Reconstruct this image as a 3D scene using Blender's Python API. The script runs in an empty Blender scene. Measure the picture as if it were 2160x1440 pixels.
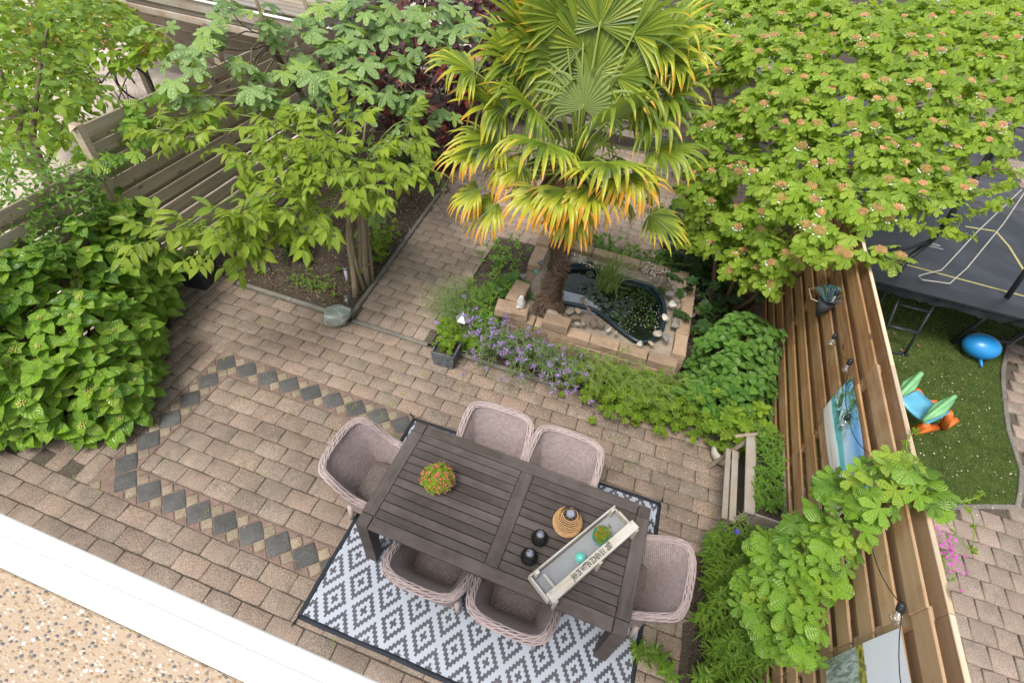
import bpy, math, random
import numpy as np
from math import sin, cos, pi, radians, sqrt, atan2
RNG = np.random.default_rng(11); random.seed(5)
SC = bpy.context.scene
COL = SC.collection

# ---------------------------------------------------------------- camera, sky, sun, exposure
CP = np.array((1.4609, -1.3533, 4.8253)); FPX = 1085.9433
YAW, PITCH, ROLL = -0.2481, 0.8127, 0.1168
_fw = np.array((sin(YAW)*cos(PITCH), cos(YAW)*cos(PITCH), -sin(PITCH)))
_r0 = np.array((cos(YAW), -sin(YAW), 0.)); _u0 = np.cross(_r0, _fw)
_r = cos(ROLL)*_r0+sin(ROLL)*_u0; _u = -sin(ROLL)*_r0+cos(ROLL)*_u0
def at(x, y, z=0.):
    """point of the place at height z seen at photo pixel (x, y)"""
    d = (x-1080)/FPX*_r+(720-y)/FPX*_u+_fw
    return CP+(z-CP[2])/d[2]*d
def pix(P):
    d = np.atleast_2d(P)-CP; z = d@_fw
    return np.stack([1080+FPX*(d@_r)/z, 720-FPX*(d@_u)/z, z], 1)
cam = bpy.data.cameras.new('camera'); camo = bpy.data.objects.new('camera', cam); COL.objects.link(camo)
from mathutils import Matrix, Vector
camo.matrix_world = Matrix([[_r[i], _u[i], -_fw[i], CP[i]] for i in range(3)]+[[0, 0, 0, 1]])
cam.sensor_width = 36; cam.lens = FPX*36/2160; cam.clip_start = .05; cam.clip_end = 400
SC.camera = camo
world = bpy.data.worlds.new('World'); SC.world = world; world.use_nodes = True
wn = world.node_tree; bg = wn.nodes['Background']
sky = wn.nodes.new('ShaderNodeTexSky'); sky.sky_type = 'NISHITA'; sky.sun_disc = False
SUN_EL, SUN_AZ = radians(62), radians(200)      # azimuth clockwise from +Y
sky.sun_elevation = SUN_EL; sky.sun_rotation = SUN_AZ; sky.air_density = 1.0; sky.dust_density = 3.0; sky.ozone_density = .6
hs = wn.nodes.new('ShaderNodeHueSaturation'); hs.inputs['Saturation'].default_value = .35
wn.links.new(sky.outputs[0], hs.inputs['Color']); wn.links.new(hs.outputs[0], bg.inputs['Color'])
bg.inputs['Strength'].default_value = .135
sun = bpy.data.lights.new('sun', 'SUN'); suno = bpy.data.objects.new('sun', sun); COL.objects.link(suno)
sun.energy = 1.5; sun.angle = radians(18); sun.color = (1, .96, .9)
sd = Vector((sin(SUN_AZ)*cos(SUN_EL), cos(SUN_AZ)*cos(SUN_EL), sin(SUN_EL)))
suno.rotation_euler = sd.to_track_quat('Z', 'Y').to_euler()
SC.view_settings.view_transform = 'Standard'; SC.view_settings.look = 'None'
SC.view_settings.gamma = 1; SC.view_settings.use_curve_mapping = False
SC.view_settings.exposure = 1.12

# ---------------------------------------------------------------- materials
class NG:
    def __init__(s, name):
        s.m = bpy.data.materials.new(name); s.m.use_nodes = True
        s.nt = s.m.node_tree; s.bs = s.nt.nodes['Principled BSDF']; s.out = s.nt.nodes['Material Output']
        s._tc = None
    def n(s, t, **kw):
        nd = s.nt.nodes.new('ShaderNode'+t)
        for k, v in kw.items(): setattr(nd, k, v)
        return nd
    def set(s, sock, v):
        if v is None: return
        if isinstance(v, bpy.types.NodeSocket): s.nt.links.new(v, sock)
        elif isinstance(v, tuple) and len(v) == 3 and sock.type == 'RGBA': sock.default_value = (*v, 1)
        else: sock.default_value = v
    def tc(s, w='Object'):
        if s._tc is None: s._tc = s.n('TexCoord')
        return s._tc.outputs[w]
    def pos(s): return s.n('NewGeometry').outputs['Position']
    def mp(s, vec, scale=(1, 1, 1), loc=(0, 0, 0)):
        m = s.n('Mapping'); s.set(m.inputs[0], vec); s.set(m.inputs['Scale'], scale); s.set(m.inputs['Location'], loc); return m.outputs[0]
    def noise(s, scale, detail=3, vec=None, rough=.55, dist=0):
        t = s.n('TexNoise'); s.set(t.inputs['Vector'], vec if vec is not None else s.tc()); s.set(t.inputs['Scale'], scale)
        s.set(t.inputs['Detail'], detail); s.set(t.inputs['Roughness'], rough); s.set(t.inputs['Distortion'], dist); return t.outputs['Fac']
    def voro(s, scale, vec=None, out='Distance', feat='F1'):
        t = s.n('TexVoronoi', feature=feat); s.set(t.inputs['Vector'], vec if vec is not None else s.tc()); s.set(t.inputs['Scale'], scale); return t.outputs[out]
    def math(s, op, a, b=None, c=None):
        t = s.n('Math', operation=op); s.set(t.inputs[0], a); s.set(t.inputs[1], b)
        if c is not None: s.set(t.inputs[2], c)
        return t.outputs[0]
    def mr(s, v, a, b, c=0., d=1.):
        t = s.n('MapRange'); s.set(t.inputs[0], v)
        for i, x in enumerate((a, b, c, d)): s.set(t.inputs[i+1], x)
        return t.outputs[0]
    def mix(s, f, a, b, mode='MIX'):
        t = s.n('Mix', data_type='RGBA', blend_type=mode); s.set(t.inputs[0], f); s.set(t.inputs[6], a); s.set(t.inputs[7], b); return t.outputs[2]
    def ramp(s, f, stops, interp='LINEAR'):
        t = s.n('ValToRGB'); e = t.color_ramp.elements; t.color_ramp.interpolation = interp
        while len(e) < len(stops): e.new(.5)
        for el, (p, c) in zip(e, stops): el.position = p; el.color = (*c, 1)
        s.set(t.inputs[0], f); return t.outputs[0]
    def rnd(s):
        a = s.n('ObjectInfo').outputs['Random']; b = s.n('NewGeometry').outputs['Random Per Island']
        return s.math('FRACT', s.math('ADD', a, b))
    def xyz(s, v):
        t = s.n('SeparateXYZ'); s.set(t.inputs[0], v); return t.outputs
    def bump(s, h, strength=.4, dist=.01):
        t = s.n('Bump'); s.set(t.inputs['Height'], h); s.set(t.inputs['Strength'], strength); s.set(t.inputs['Distance'], dist)
        s.set(s.bs.inputs['Normal'], t.outputs[0]); return t.outputs[0]
    def fin(s, col, rough=.7, spec=.3, **kw):
        s.set(s.bs.inputs['Base Color'], col); s.set(s.bs.inputs['Roughness'], rough); s.set(s.bs.inputs['Specular IOR Level'], spec)
        for k, v in kw.items(): s.set(s.bs.inputs[k], v)
        return s.m
def shade(c, k): return tuple(min(1, x*k) for x in c)

KA = .80
def mineral(name, c, var=.25, mott=6., speck=.35, world_dirt=0., rough=.85, bump=.5, tint=None, grit=120):
    c = shade(c, KA); tint = shade(tint, KA) if tint else None
    g = NG(name); v = g.tc() if not world_dirt else g.pos()
    r = g.rnd()
    col = g.mix(g.mr(g.noise(mott, 5, v), .3, .72), shade(c, .72), shade(c, 1.22))
    if tint: col = g.mix(g.mr(r, .2, .8, 0, .75), col, tint)
    fine = g.noise(grit, 2, v)
    col = g.mix(g.mr(fine, .52, .66, 0, speck), col, shade(c, 1.75))
    col = g.mix(g.mr(fine, .47, .36, 0, speck*1.2), col, shade(c, .42))
    if world_dirt:
        d = g.noise(.9, 6, g.pos(), .7)
        col = g.mix(g.mr(d, .47, .68, 0, world_dirt), col, shade(c, .42))
        d2 = g.noise(5.5, 5, g.pos(), .7)
        col = g.mix(g.mr(d2, .55, .75, 0, world_dirt*.8), col, (.06, .062, .035))
    val = g.mr(g.math('FRACT', g.math('MULTIPLY', r, 7.31)), 0, 1, 1-var, 1+var)
    hv = g.n('HueSaturation'); g.set(hv.inputs['Value'], val); g.set(hv.inputs['Color'], col); col = hv.outputs[0]
    sp2 = g.noise(grit*2.3, 1, v); hv2 = g.mr(sp2, .62, .72, 0, speck*1.3); col = g.mix(hv2, col, (.55, .5, .43))
    h = g.math('ADD', g.math('MULTIPLY', fine, .8), g.noise(35, 4, v))
    g.bump(h, bump, .006)
    return g.fin(col, rough, .25)

def wood(name, c, c2, grey=None, greyamt=0., axis=0, scale=1., rough=.75, knots=True, var=.2, bump=.35):
    c, c2 = shade(c, KA), shade(c2, KA); grey = shade(grey, KA) if grey else None
    g = NG(name); r = g.rnd()
    off = g.n('CombineXYZ'); g.set(off.inputs[0], g.math('MULTIPLY', r, 37.)); g.set(off.inputs[1], g.math('MULTIPLY', r, 11.)); g.set(off.inputs[2], g.math('MULTIPLY', r, 5.))
    va = g.n('VectorMath', operation='ADD'); g.set(va.inputs[0], g.tc()); g.set(va.inputs[1], off.outputs[0]); v = va.outputs[0]
    s = [26*scale]*3; s[axis] = 1.6*scale
    gr = g.noise(1., 6, g.mp(v, tuple(s)), .62, .35)
    s2 = [110*scale]*3; s2[axis] = 3*scale
    fg = g.noise(1., 3, g.mp(v, tuple(s2)))
    col = g.mix(g.mr(gr, .32, .68), c, c2)
    col = g.mix(g.mr(fg, .55, .8, 0, .5), col, shade(c, .5))
    if knots:
        s3 = [7.]*3; s3[axis] = 2.2
        k = g.voro(1., g.mp(v, tuple(s3)))
        col = g.mix(g.mr(k, .13, .05), col, shade(c, .35))
    if grey:
        w = g.noise(2.2, 5, v, .7)
        if name == 'stained_pine': w = g.math('ADD', w, g.mr(g.xyz(g.pos())[1], 2.6, .2, -.12, .16))   # more of the pale tone towards the near end
        col = g.mix(g.mr(w, .42, .62, 0, greyamt), col, grey)
    hv = g.n('HueSaturation'); g.set(hv.inputs['Value'], g.mr(g.math('FRACT', g.math('MULTIPLY', r, 5.7)), 0, 1, 1-var, 1+var)); g.set(hv.inputs['Color'], col)
    g.bump(g.math('ADD', gr, fg), bump, .004)
    return g.fin(hv.outputs[0], rough, .25)

def plain(name, c, rough=.5, spec=.4, var=.12, metal=0., sc=9., bump=0., **kw):
    c = shade(c, KA); g = NG(name); f = g.noise(sc, 4)
    col = g.mix(g.mr(f, .3, .7), shade(c, 1-var), shade(c, 1+var))
    if bump: g.bump(g.noise(sc*8, 4), bump, .004)
    return g.fin(col, rough, spec, Metallic=metal, **kw)

def leafm(name, dark, light, young=None, vein=None, nv=7, slant=.35, trans=.3, rough=.36, spec=.5, ramp=None, under=1.25, clump=1.1, vstr=.7):
    """two-sided leaf: base colour + light through the blade; veins from the leaf's own uv (u across -1..1, v along)"""
    trans = min(.55, trans+.08); dark = shade(dark, 1.12); light = shade(light, 1.05)
    g = NG(name); r = g.rnd(); uv = g.n('UVMap').outputs[0]; X = g.xyz(uv); u, v = X[0], X[1]; au = g.math('ABSOLUTE', u)
    col = g.mix(g.mr(r, .05, .95), dark, light)
    cl = g.noise(clump, 2, g.pos())
    col = g.mix(g.mr(cl, .42, .62, 0, .55), col, light)
    if young: col = g.mix(g.mr(g.math('FRACT', g.math('MULTIPLY', r, 9.17)), .72, .95, 0, .8), col, young)
    if ramp: col = ramp(g, col, u, v, r)
    sv = g.math('FRACT', g.math('MULTIPLY', g.math('SUBTRACT', v, g.math('MULTIPLY', au, slant)), nv))
    line = g.math('ABSOLUTE', g.math('SUBTRACT', sv, .5))
    if vein:
        col = g.mix(g.mr(line, .06, .0, 0, vstr), col, vein)
        col = g.mix(g.mr(au, .075, .02, 0, min(1, vstr*1.7)), col, vein)
    col = g.mix(g.mr(g.noise(60, 2, g.tc()), .45, .8, 0, .25), col, shade(dark, .8))
    bk = g.n('NewGeometry').outputs['Backfacing']
    colu = g.mix(bk, col, g.mix(.35, shade(light, under), (.42, .5, .3)))
    g.bump(g.math('ADD', g.mr(line, 0, .5), g.mr(au, 0, .12)), .7, .008)
    g.fin(colu, rough, spec)
    tr = g.n('BsdfTranslucent'); g.set(tr.inputs[0], g.mix(.55, col, shade((light[0]*1.3, light[1]*1.15, light[2]*.5), 1.1)))
    ms = g.n('MixShader'); g.set(ms.inputs[0], trans); g.nt.links.new(g.bs.outputs[0], ms.inputs[1]); g.nt.links.new(tr.outputs[0], ms.inputs[2])
    g.nt.links.new(ms.outputs[0], g.out.inputs[0])
    return g.m

MAT = {}
MAT['paver'] = mineral('tumbled_paver', (.245, .19, .145), .15, 7, .75, .7, tint=(.275, .185, .135))
MAT['paver2'] = mineral('path_paver', (.29, .228, .178), .13, 7, .7, .45, tint=(.31, .215, .16))
MAT['slabdark'] = mineral('dark_slab', (.082, .082, .078), .16, 9, .4, .15)
MAT['yellow'] = mineral('yellow_block', (.25, .2, .135), .16, 12, .7, .2)
MAT['red'] = mineral('red_block', (.2, .135, .105), .14, 12, .45, .2)
MAT['joint'] = mineral('joint_sand', (.085, .068, .048), .1, 9, .5, .3)
MAT['kerb'] = mineral('kerb_concrete', (.19, .175, .145), .12, 9, .4, .5)
MAT['block'] = mineral('sandstone_block', (.36, .25, .165), .16, 8, .4, .25, tint=(.42, .29, .2))
MAT['soil'] = mineral('soil', (.05, .034, .023), .1, 9, .6, 0, bump=1.)
MAT['rock'] = mineral('rubble_rock', (.30, .27, .225), .35, 12, .35, 0, tint=(.36, .25, .15), grit=90)
MAT['rockg'] = mineral('grey_rock', (.2, .2, .19), .3, 12, .3, 0, grit=90)
MAT['pebble'] = mineral('white_pebble', (.6, .55, .47), .2, 15, .2, 0, tint=(.5, .42, .33))
MAT['nground'] = mineral('neighbour_paving', (.62, .53, .45), .1, 5, .5, .3)
MAT['npaver'] = mineral('neighbour_paver', (.27, .215, .17), .14, 7, .55, .4, tint=(.35, .255, .2))
MAT['fenceL'] = wood('weathered_pine', (.36, .285, .185), (.56, .46, .33), (.38, .355, .27), .5)
MAT['fenceR'] = wood('stained_pine', (.29, .15, .062), (.50, .29, .135), (.54, .375, .23), .7, rough=.55)
MAT['fenceRt'] = wood('pale_edge', (.50, .36, .22), (.62, .48, .32), (.5, .46, .4), .5)
MAT['table'] = wood('table_wood', (.05, .038, .032), (.088, .07, .061), (.125, .105, .097), .6, knots=False, rough=.62, var=.16)
MAT['oldwood'] = wood('old_grey_wood', (.24, .185, .13), (.36, .3, .23), (.33, .31, .28), .8)
MAT['crate'] = wood('bleached_wood', (.33, .285, .215), (.5, .46, .385), (.5, .49, .46), .7, scale=1.5)
MAT['shed'] = wood('shed_boards', (.27, .19, .12), (.42, .33, .25), (.45, .42, .38), .7)
MAT['bark'] = wood('bark', (.16, .115, .065), (.25, .19, .12), (.2, .19, .14), .5, axis=2, scale=.7, knots=False, bump=.8)
MAT['twig'] = plain('twig', (.14, .09, .05), .7, .2)
MAT['greenstem'] = plain('green_stem', (.22, .30, .07), .6, .3)
MAT['black'] = plain('black_plastic', (.018, .019, .02), .45, .4)
MAT['steel'] = plain('dark_steel', (.03, .033, .037), .4, .5)
MAT['silver'] = plain('brushed_silver', (.36, .37, .38), .45, .5, metal=.6)
MAT['white'] = plain('white_paint', (.80, .80, .76), .45, .35, .03, sc=2)
MAT['zinc'] = plain('zinc_sheet', (.38, .4, .42), .5, .4)
MAT['planter'] = plain('anthracite_planter', (.035, .037, .04), .55, .3)
MAT['stonepot'] = plain('grey_slate_pot', (.13, .14, .15), .7, .3, .45, sc=26, bump=.6)
MAT['cream'] = plain('cream_ceramic', (.55, .52, .43), .5, .3, .1)
MAT['solar'] = plain('solar_cell', (.25, .27, .34), .15, .6)
MAT['glass'] = None
def glass():
    g = NG('clear_glass'); g.fin((.95, .95, .93), .03, .5)
    t = g.n('BsdfTransparent'); gl = g.n('BsdfGlossy'); g.set(gl.inputs['Roughness'], .05)
    fr = g.n('LayerWeight'); g.set(fr.inputs[0], .35); ms = g.n('MixShader')
    g.set(ms.inputs[0], g.mr(fr.outputs['Facing'], 0, 1, .12, .8)); g.nt.links.new(t.outputs[0], ms.inputs[1]); g.nt.links.new(gl.outputs[0], ms.inputs[2])
    g.nt.links.new(ms.outputs[0], g.out.inputs[0]); return g.m
MAT['glass'] = glass()
def lf(k, *a, **kw): MAT[k] = leafm(k+'_leaf', *a, **kw)
lf('hydra', (.05, .13, .01), (.21, .37, .025), (.3, .43, .04), vein=(.24, .38, .11), nv=6, slant=.42, trans=.28)
lf('hydra2', (.045, .12, .018), (.12, .26, .03), (.16, .32, .04), vein=(.2, .34, .1), nv=6, slant=.42, trans=.28)
lf('walnut', (.15, .25, .02), (.31, .43, .035), (.41, .5, .05), vein=(.38, .48, .16), nv=8, slant=.3, trans=.4)
lf('fig', (.075, .15, .035), (.2, .31, .085), (.28, .42, .06), vein=(.34, .44, .22), nv=5, slant=.3, trans=.25, rough=.38, spec=.5)
lf('plum', (.08, .17, .015), (.22, .35, .03), (.32, .42, .05), vein=(.25, .38, .1), trans=.35)
lf('vib', (.12, .22, .012), (.31, .46, .035), (.42, .53, .06), vein=(.4, .5, .14), nv=5, trans=.42)
lf('hop', (.055, .14, .015), (.23, .41, .035), (.38, .5, .05), vein=(.32, .43, .14), nv=6, trans=.3)
lf('lance', (.08, .19, .02), (.25, .42, .05), (.36, .5, .07), vein=(.2, .33, .1), trans=.3)
lf('ger', (.13, .25, .015), (.27, .42, .03), (.34, .46, .05), vein=(.35, .46, .12), trans=.35)
lf('mint', (.08, .2, .025), (.2, .37, .05), (.28, .42, .05), vein=(.25, .4, .12), trans=.3)
lf('sage', (.12, .2, .08), (.24, .34, .15), (.3, .38, .15), trans=.3)
lf('fen', (.07, .14, .03), (.16, .26, .06), trans=.3)
lf('umb', (.2, .32, .06), (.34, .46, .13), trans=.35)
lf('darkg', (.018, .05, .01), (.05, .12, .02), (.08, .17, .02), trans=.2)
lf('purp', (.035, .015, .02), (.1, .045, .05), (.25, .02, .015), vein=(.12, .06, .07), trans=.2, under=1.0)
lf('redl', (.3, .05, .03), (.6, .2, .15), trans=.25)
lf('lily', (.045, .07, .05), (.12, .17, .12), trans=.1, rough=.25)
def palmramp(old):
    def f(g, col, u, v, r):
        t = g.math('ADD', g.math('MULTIPLY', v, 1.), g.math('MULTIPLY', g.math('SUBTRACT', r, .5), .22))
        t = g.math('ADD', t, g.math('MULTIPLY', g.math('SUBTRACT', g.noise(14, 3, g.pos()), .5), .25))
        a = [1.0, .78, .5][old]; b = [1.02, .95, .76][old]; c = [1.08, 1.05, .97][old]
        col = g.mix(g.mr(t, a-.22, a), col, (.42, .42, .03))
        col = g.mix(g.mr(t, b-.12, b), col, (.58, .27, .02))
        col = g.mix(g.mr(t, c-.05, c+.06), col, (.3, .16, .08))
        return g.mix(g.mr(g.math('ABSOLUTE', u), .12, .0, 0, .45), col, (.4, .44, .1))
    return f
for i in range(3): lf('palm%d' % i, (.045, .095, .008), (.2, .27, .022), (.34, .38, .03), trans=.2, nv=1, slant=0, ramp=palmramp(i), rough=.4, clump=2.5)

# ---------------------------------------------------------------- mesh and object helpers
class MB:
    def __init__(s): s.v = []; s.f = []; s.m = []; s.uv = []; s.n = 0
    def add(s, verts, faces, mat=0, uv=None):
        o = s.n; verts = [tuple(map(float, p)) for p in verts]; s.v += verts; s.n += len(verts)
        for i, f in enumerate(faces):
            s.f.append(tuple(o+k for k in f)); s.m.append(mat)
            s.uv.append([tuple(uv[k]) for k in f] if uv is not None else [(0, 0)]*len(f))
        return s
    def box(s, c, d, rot=None, mat=0, bev=0.):
        hx, hy, hz = d[0]/2, d[1]/2, d[2]/2
        if bev:
            b = min(bev, hx*.9, hy*.9, hz*.9); P = []
            for z, k in ((-hz, b), (-hz+b, 0), (hz-b, 0), (hz, b)):
                x, y = hx-k, hy-k; P += [(-x, -y, z), (x, -y, z), (x, y, z), (-x, y, z)]
            F = [(3, 2, 1, 0), (12, 13, 14, 15)]
            for l in range(3):
                for i in range(4): F.append((l*4+i, l*4+(i+1) % 4, l*4+4+(i+1) % 4, l*4+4+i))
        else:
            P = [(-hx, -hy, -hz), (hx, -hy, -hz), (hx, hy, -hz), (-hx, hy, -hz), (-hx, -hy, hz), (hx, -hy, hz), (hx, hy, hz), (-hx, hy, hz)]
            F = [(3, 2, 1, 0), (4, 5, 6, 7), (0, 1, 5, 4), (1, 2, 6, 5), (2, 3, 7, 6), (3, 0, 4, 7)]
        P = np.array(P)
        if rot is not None: P = P@np.array(rot).T
        return s.add(P+np.array(c), F, mat)
    def tube(s, pts, rad, k=6, mat=0, cap=True, closed=False, flat=1.):
        pts = np.array(pts, float); n = len(pts)
        rad = np.full(n, rad) if np.isscalar(rad) else np.array(rad, float)
        T = np.gradient(pts, axis=0)
        if closed: T = np.roll(pts, -1, 0)-np.roll(pts, 1, 0)
        T /= np.linalg.norm(T, axis=1)[:, None]+1e-12
        a = np.cross(T[0], (0, 0, 1.)); a = a if np.linalg.norm(a) > .1 else np.cross(T[0], (1., 0, 0)); a /= np.linalg.norm(a)
        P = []; UV = []; L = 0
        for i in range(n):
            a = a-T[i]*(a@T[i]); a /= np.linalg.norm(a)+1e-12; b = np.cross(T[i], a)
            if i: L += np.linalg.norm(pts[i]-pts[i-1])
            for j in range(k):
                t = 2*pi*j/k; P.append(pts[i]+rad[i]*(cos(t)*a+sin(t)*b*flat)); UV.append((j/k, L))
        F = []
        for i in range(n if closed else n-1):
            i2 = (i+1) % n
            for j in range(k): F.append((i*k+j, i*k+(j+1) % k, i2*k+(j+1) % k, i2*k+j))
        if cap and not closed: F += [tuple(range(k))[::-1], tuple((n-1)*k+j for j in range(k))]
        return s.add(P, F, mat, UV)
    def lathe(s, prof, c=(0, 0, 0), k=16, mat=0, sx=1., sy=1.):
        P = []; UV = []
        for i, (r, z) in enumerate(prof):
            for j in range(k):
                t = 2*pi*j/k; P.append((c[0]+r*cos(t)*sx, c[1]+r*sin(t)*sy, c[2]+z)); UV.append((j/k, i/len(prof)))
        F = []
        for i in range(len(prof)-1):
            for j in range(k): F.append((i*k+j, i*k+(j+1) % k, (i+1)*k+(j+1) % k, (i+1)*k+j))
        if prof[0][0] > 1e-4: F.append(tuple(range(k))[::-1])
        if prof[-1][0] > 1e-4: F.append(tuple((len(prof)-1)*k+j for j in range(k)))
        return s.add(P, F, mat, UV)
    def prism(s, poly, z0, z1, mat=0):
        n = len(poly); P = [(x, y, z0) for x, y in poly]+[(x, y, z1) for x, y in poly]
        a = sum(poly[i][0]*poly[(i+1) % n][1]-poly[(i+1) % n][0]*poly[i][1] for i in range(n))
        F = [tuple(range(n))[::-1], tuple(range(n, 2*n))]+[(i, (i+1) % n, n+(i+1) % n, n+i) for i in range(n)]
        if a < 0: F = [f[::-1] for f in F]
        return s.add(P, F, mat)
    def shift(s, d): s.v = [(a-d[0], b-d[1], c-d[2]) for a, b, c in s.v]; return s
    def mesh(s, name, mats, smooth=False):
        me = bpy.data.meshes.new(name); me.from_pydata(s.v, [], s.f)
        me.polygons.foreach_set('material_index', s.m)
        ul = me.uv_layers.new(name='UVMap'); ul.data.foreach_set('uv', [x for f in s.uv for p in f for x in p])
        if smooth: me.polygons.foreach_set('use_smooth', [True]*len(s.f))
        for m in (mats if isinstance(mats, (list, tuple)) else [mats]): me.materials.append(m)
        me.update(); return me
def link(name, me, parent=None, loc=None, rz=None, **pr):
    o = bpy.data.objects.new(name, me); COL.objects.link(o)
    if parent is not None: o.parent = parent
    if loc is not None: o.location = loc
    if rz is not None: o.rotation_euler[2] = rz
    for k, v in pr.items(): o[k] = v
    return o
def obj(name, mb, mats, parent=None, base=None, smooth=False, **pr):
    if base is not None: mb.shift(base)
    return link(name, mb.mesh(name, mats, smooth), parent, **pr)
def thing(name, label, cat, loc=(0, 0, 0), rz=0., group=None):
    o = link(name, None, None, tuple(loc), rz, label=label, category=cat)
    if group: o['group'] = group
    return o
def tag(o, label, cat, group=None):
    o['label'] = label; o['category'] = cat
    if group: o['group'] = group
    return o
def dup(root, loc, rz, label, group=None, parent=None):
    def cp(o, par):
        c = o.copy(); COL.objects.link(c); c.parent = par
        for ch in o.children: cp(ch, c)
        return c
    r = cp(root, parent); r.location = loc; r.rotation_euler[2] = rz; r['label'] = label
    if group: r['group'] = group
    return r
def unit(v): v = np.array(v, float); return v/(np.linalg.norm(v)+1e-12)
def frame(d, n):
    y = unit(d); z = np.array(n, float)-y*(np.array(n)@y)
    if np.linalg.norm(z) < 1e-4: z = np.cross(y, (1, .3, .2))
    z = unit(z); return np.stack([np.cross(y, z), y, z], 1)
def rotz(a): return np.array([[cos(a), -sin(a), 0], [sin(a), cos(a), 0], [0, 0, 1]])

# ---------------------------------------------------------------- leaf templates (base at origin, +Y along, +Z up)
def tpl(mb): return dict(v=np.array(mb.v), f=mb.f, uv=mb.uv, m=mb.m)
def strip_leaf(L=1., W=.5, prof=((0, 0), (.12, .55), (.35, 1), (.6, .86), (.82, .45), (1, 0)), fold=.18, droop=.25, wave=0., mb=None, org=(0, 0, 0), rot=None, seed=0, mat=0):
    """blade folded along its midrib and bent down to the tip"""
    mb = mb or MB(); P = []; UV = []; R = random.Random(seed)
    for i, (t, w) in enumerate(prof):
        y = L*t; z = -droop*L*t*t; hw = W*L*w/2
        for u in ((-1, 0, 1) if 0 < i < len(prof)-1 else (0,)):
            P.append((u*hw, y-abs(u)*hw*.12, z+abs(u)*hw*fold*2+(R.uniform(-wave, wave)*L if u else 0))); UV.append((u, t))
    F = [(0, 2, 1), (0, 3, 2)]; n = len(prof)
    for i in range(1, n-2):
        a = 1+(i-1)*3; b = a+3; F += [(a, a+1, b+1, b), (a+1, a+2, b+2, b+1)]
    a = 1+(n-3)*3; F += [(a, a+1, a+3), (a+1, a+2, a+3)]
    P = np.array(P)
    if rot is not None: P = P@np.array(rot).T
    return mb.add(P+np.array(org), F, mat, UV)
def lobed_leaf(lobes, sinus=.45, cup=-.12, seed=0, serr=0., stem=.0, round_=False, mb=None, wavy=.05):
    """lobes: (angle from +Y in degrees, length, half width in degrees); petiole point at the origin"""
    mb = mb or MB(); R = random.Random(seed); out = []
    lobes = sorted(lobes)
    for i, (a, l, w) in enumerate(lobes):
        k = ((-1, sinus, 1), (-.72, .72, .7), (-.5, .86, .45), (-.26, .9 if not round_ else .97, .24), (0, 1, 0), (.26, .9 if not round_ else .97, .24), (.5, .86, .45), (.72, .72, .7))
        for (da, lr, u) in k:
            if serr: lr += R.uniform(-serr, serr)
            out.append((radians(a+da*w), l*lr, u*(1 if da else 0)))
    a, l, w = lobes[-1]; out.append((radians(a+w), l*sinus, 1))
    P = [(0, 0, 0)]; UVf = []; n = len(out)
    def pt(an, r): return (sin(an)*r, cos(an)*r, cup*r*r*1.6+wavy*sin(an*5+seed)*r)
    for an, r, u in out: P.append(pt(an, r*.5))
    for an, r, u in out: P.append(pt(an, r))
    F = []; o = mb.n
    for i in range(n-1):
        u0, u1 = out[i][2], out[i+1][2]
        mb_f = [(0, 1+i+1, 1+i), (1+i, 1+i+1, 1+n+i+1, 1+n+i)]
        F += mb_f; UVf += [[((u0+u1)/2, 0), (u1, .5), (u0, .5)], [(u0, .5), (u1, .5), (u1, 1), (u0, 1)]]
    mb.v += [tuple(map(float, p)) for p in P]; mb.n += len(P)
    for f, q in zip(F, UVf): mb.f.append(tuple(o+k for k in f)); mb.uv.append(q); mb.m.append(0)
    return mb
def T_ov(w=.62, fold=.16, droop=.25, s=0): return tpl(strip_leaf(1, w, ((0, 0), (.1, .6), (.3, .98), (.52, 1), (.74, .72), (.9, .3), (1, 0)), fold, droop, .012, seed=s))
def T_el(w=.42, fold=.15, droop=.3, s=0): return tpl(strip_leaf(1, w, ((0, 0), (.2, .62), (.48, 1), (.75, .75), (1, 0)), fold, droop, .01, seed=s))
def T_lance(w=.2, droop=.4, s=0): return tpl(strip_leaf(1, w, ((0, 0), (.2, .8), (.45, 1), (.75, .6), (1, 0)), .12, droop, 0, seed=s))
def T_pinn(n=3, s=0):
    R = random.Random(s); mb = MB(); L = 1.
    mb.tube([(0, 0, 0), (0, .35, .015), (0, .68, -.05)], [.012, .009, .006], 3, 1)
    for i in range(n):
        t = .24+.4*i/(max(1, n-1)); 
        for sg in (-1, 1):
            a = sg*radians(R.uniform(52, 72)); r = rotz(-a)@np.array([[1, 0, 0], [0, cos(-.25), -sin(-.25)], [0, sin(-.25), cos(-.25)]])
            strip_leaf(.30+.09*i/n+R.uniform(-.02, .03), .48, ((0, 0), (.2, .66), (.45, 1), (.72, .8), (.9, .35), (1, 0)), .14, .4+R.uniform(0, .35), 0, mb, (0, t, -.02*i), r, i)
    strip_leaf(.42, .48, ((0, 0), (.2, .66), (.45, 1), (.72, .8), (.9, .35), (1, 0)), .14, .45, 0, mb, (0, .68, -.05), None, 7)
    return tpl(mb)
VIBL = [[(-52, .82, 34), (0, 1., 30), (52, .82, 34)], [(-58, .75, 34), (0, .95, 34), (56, .78, 32)]]
def T_vib(s): return tpl(lobed_leaf(VIBL[s % 2]+[(-125, .38, 28), (125, .38, 28)], .5, -.26, s, .06, wavy=.08))
def T_fig(s): return tpl(lobed_leaf([(0, 1., 25), (-50, .9, 25), (50, .88, 25), (-103, .66, 28), (103, .64, 28)], .5, -.16, s, .02, round_=True, wavy=.07))
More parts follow.
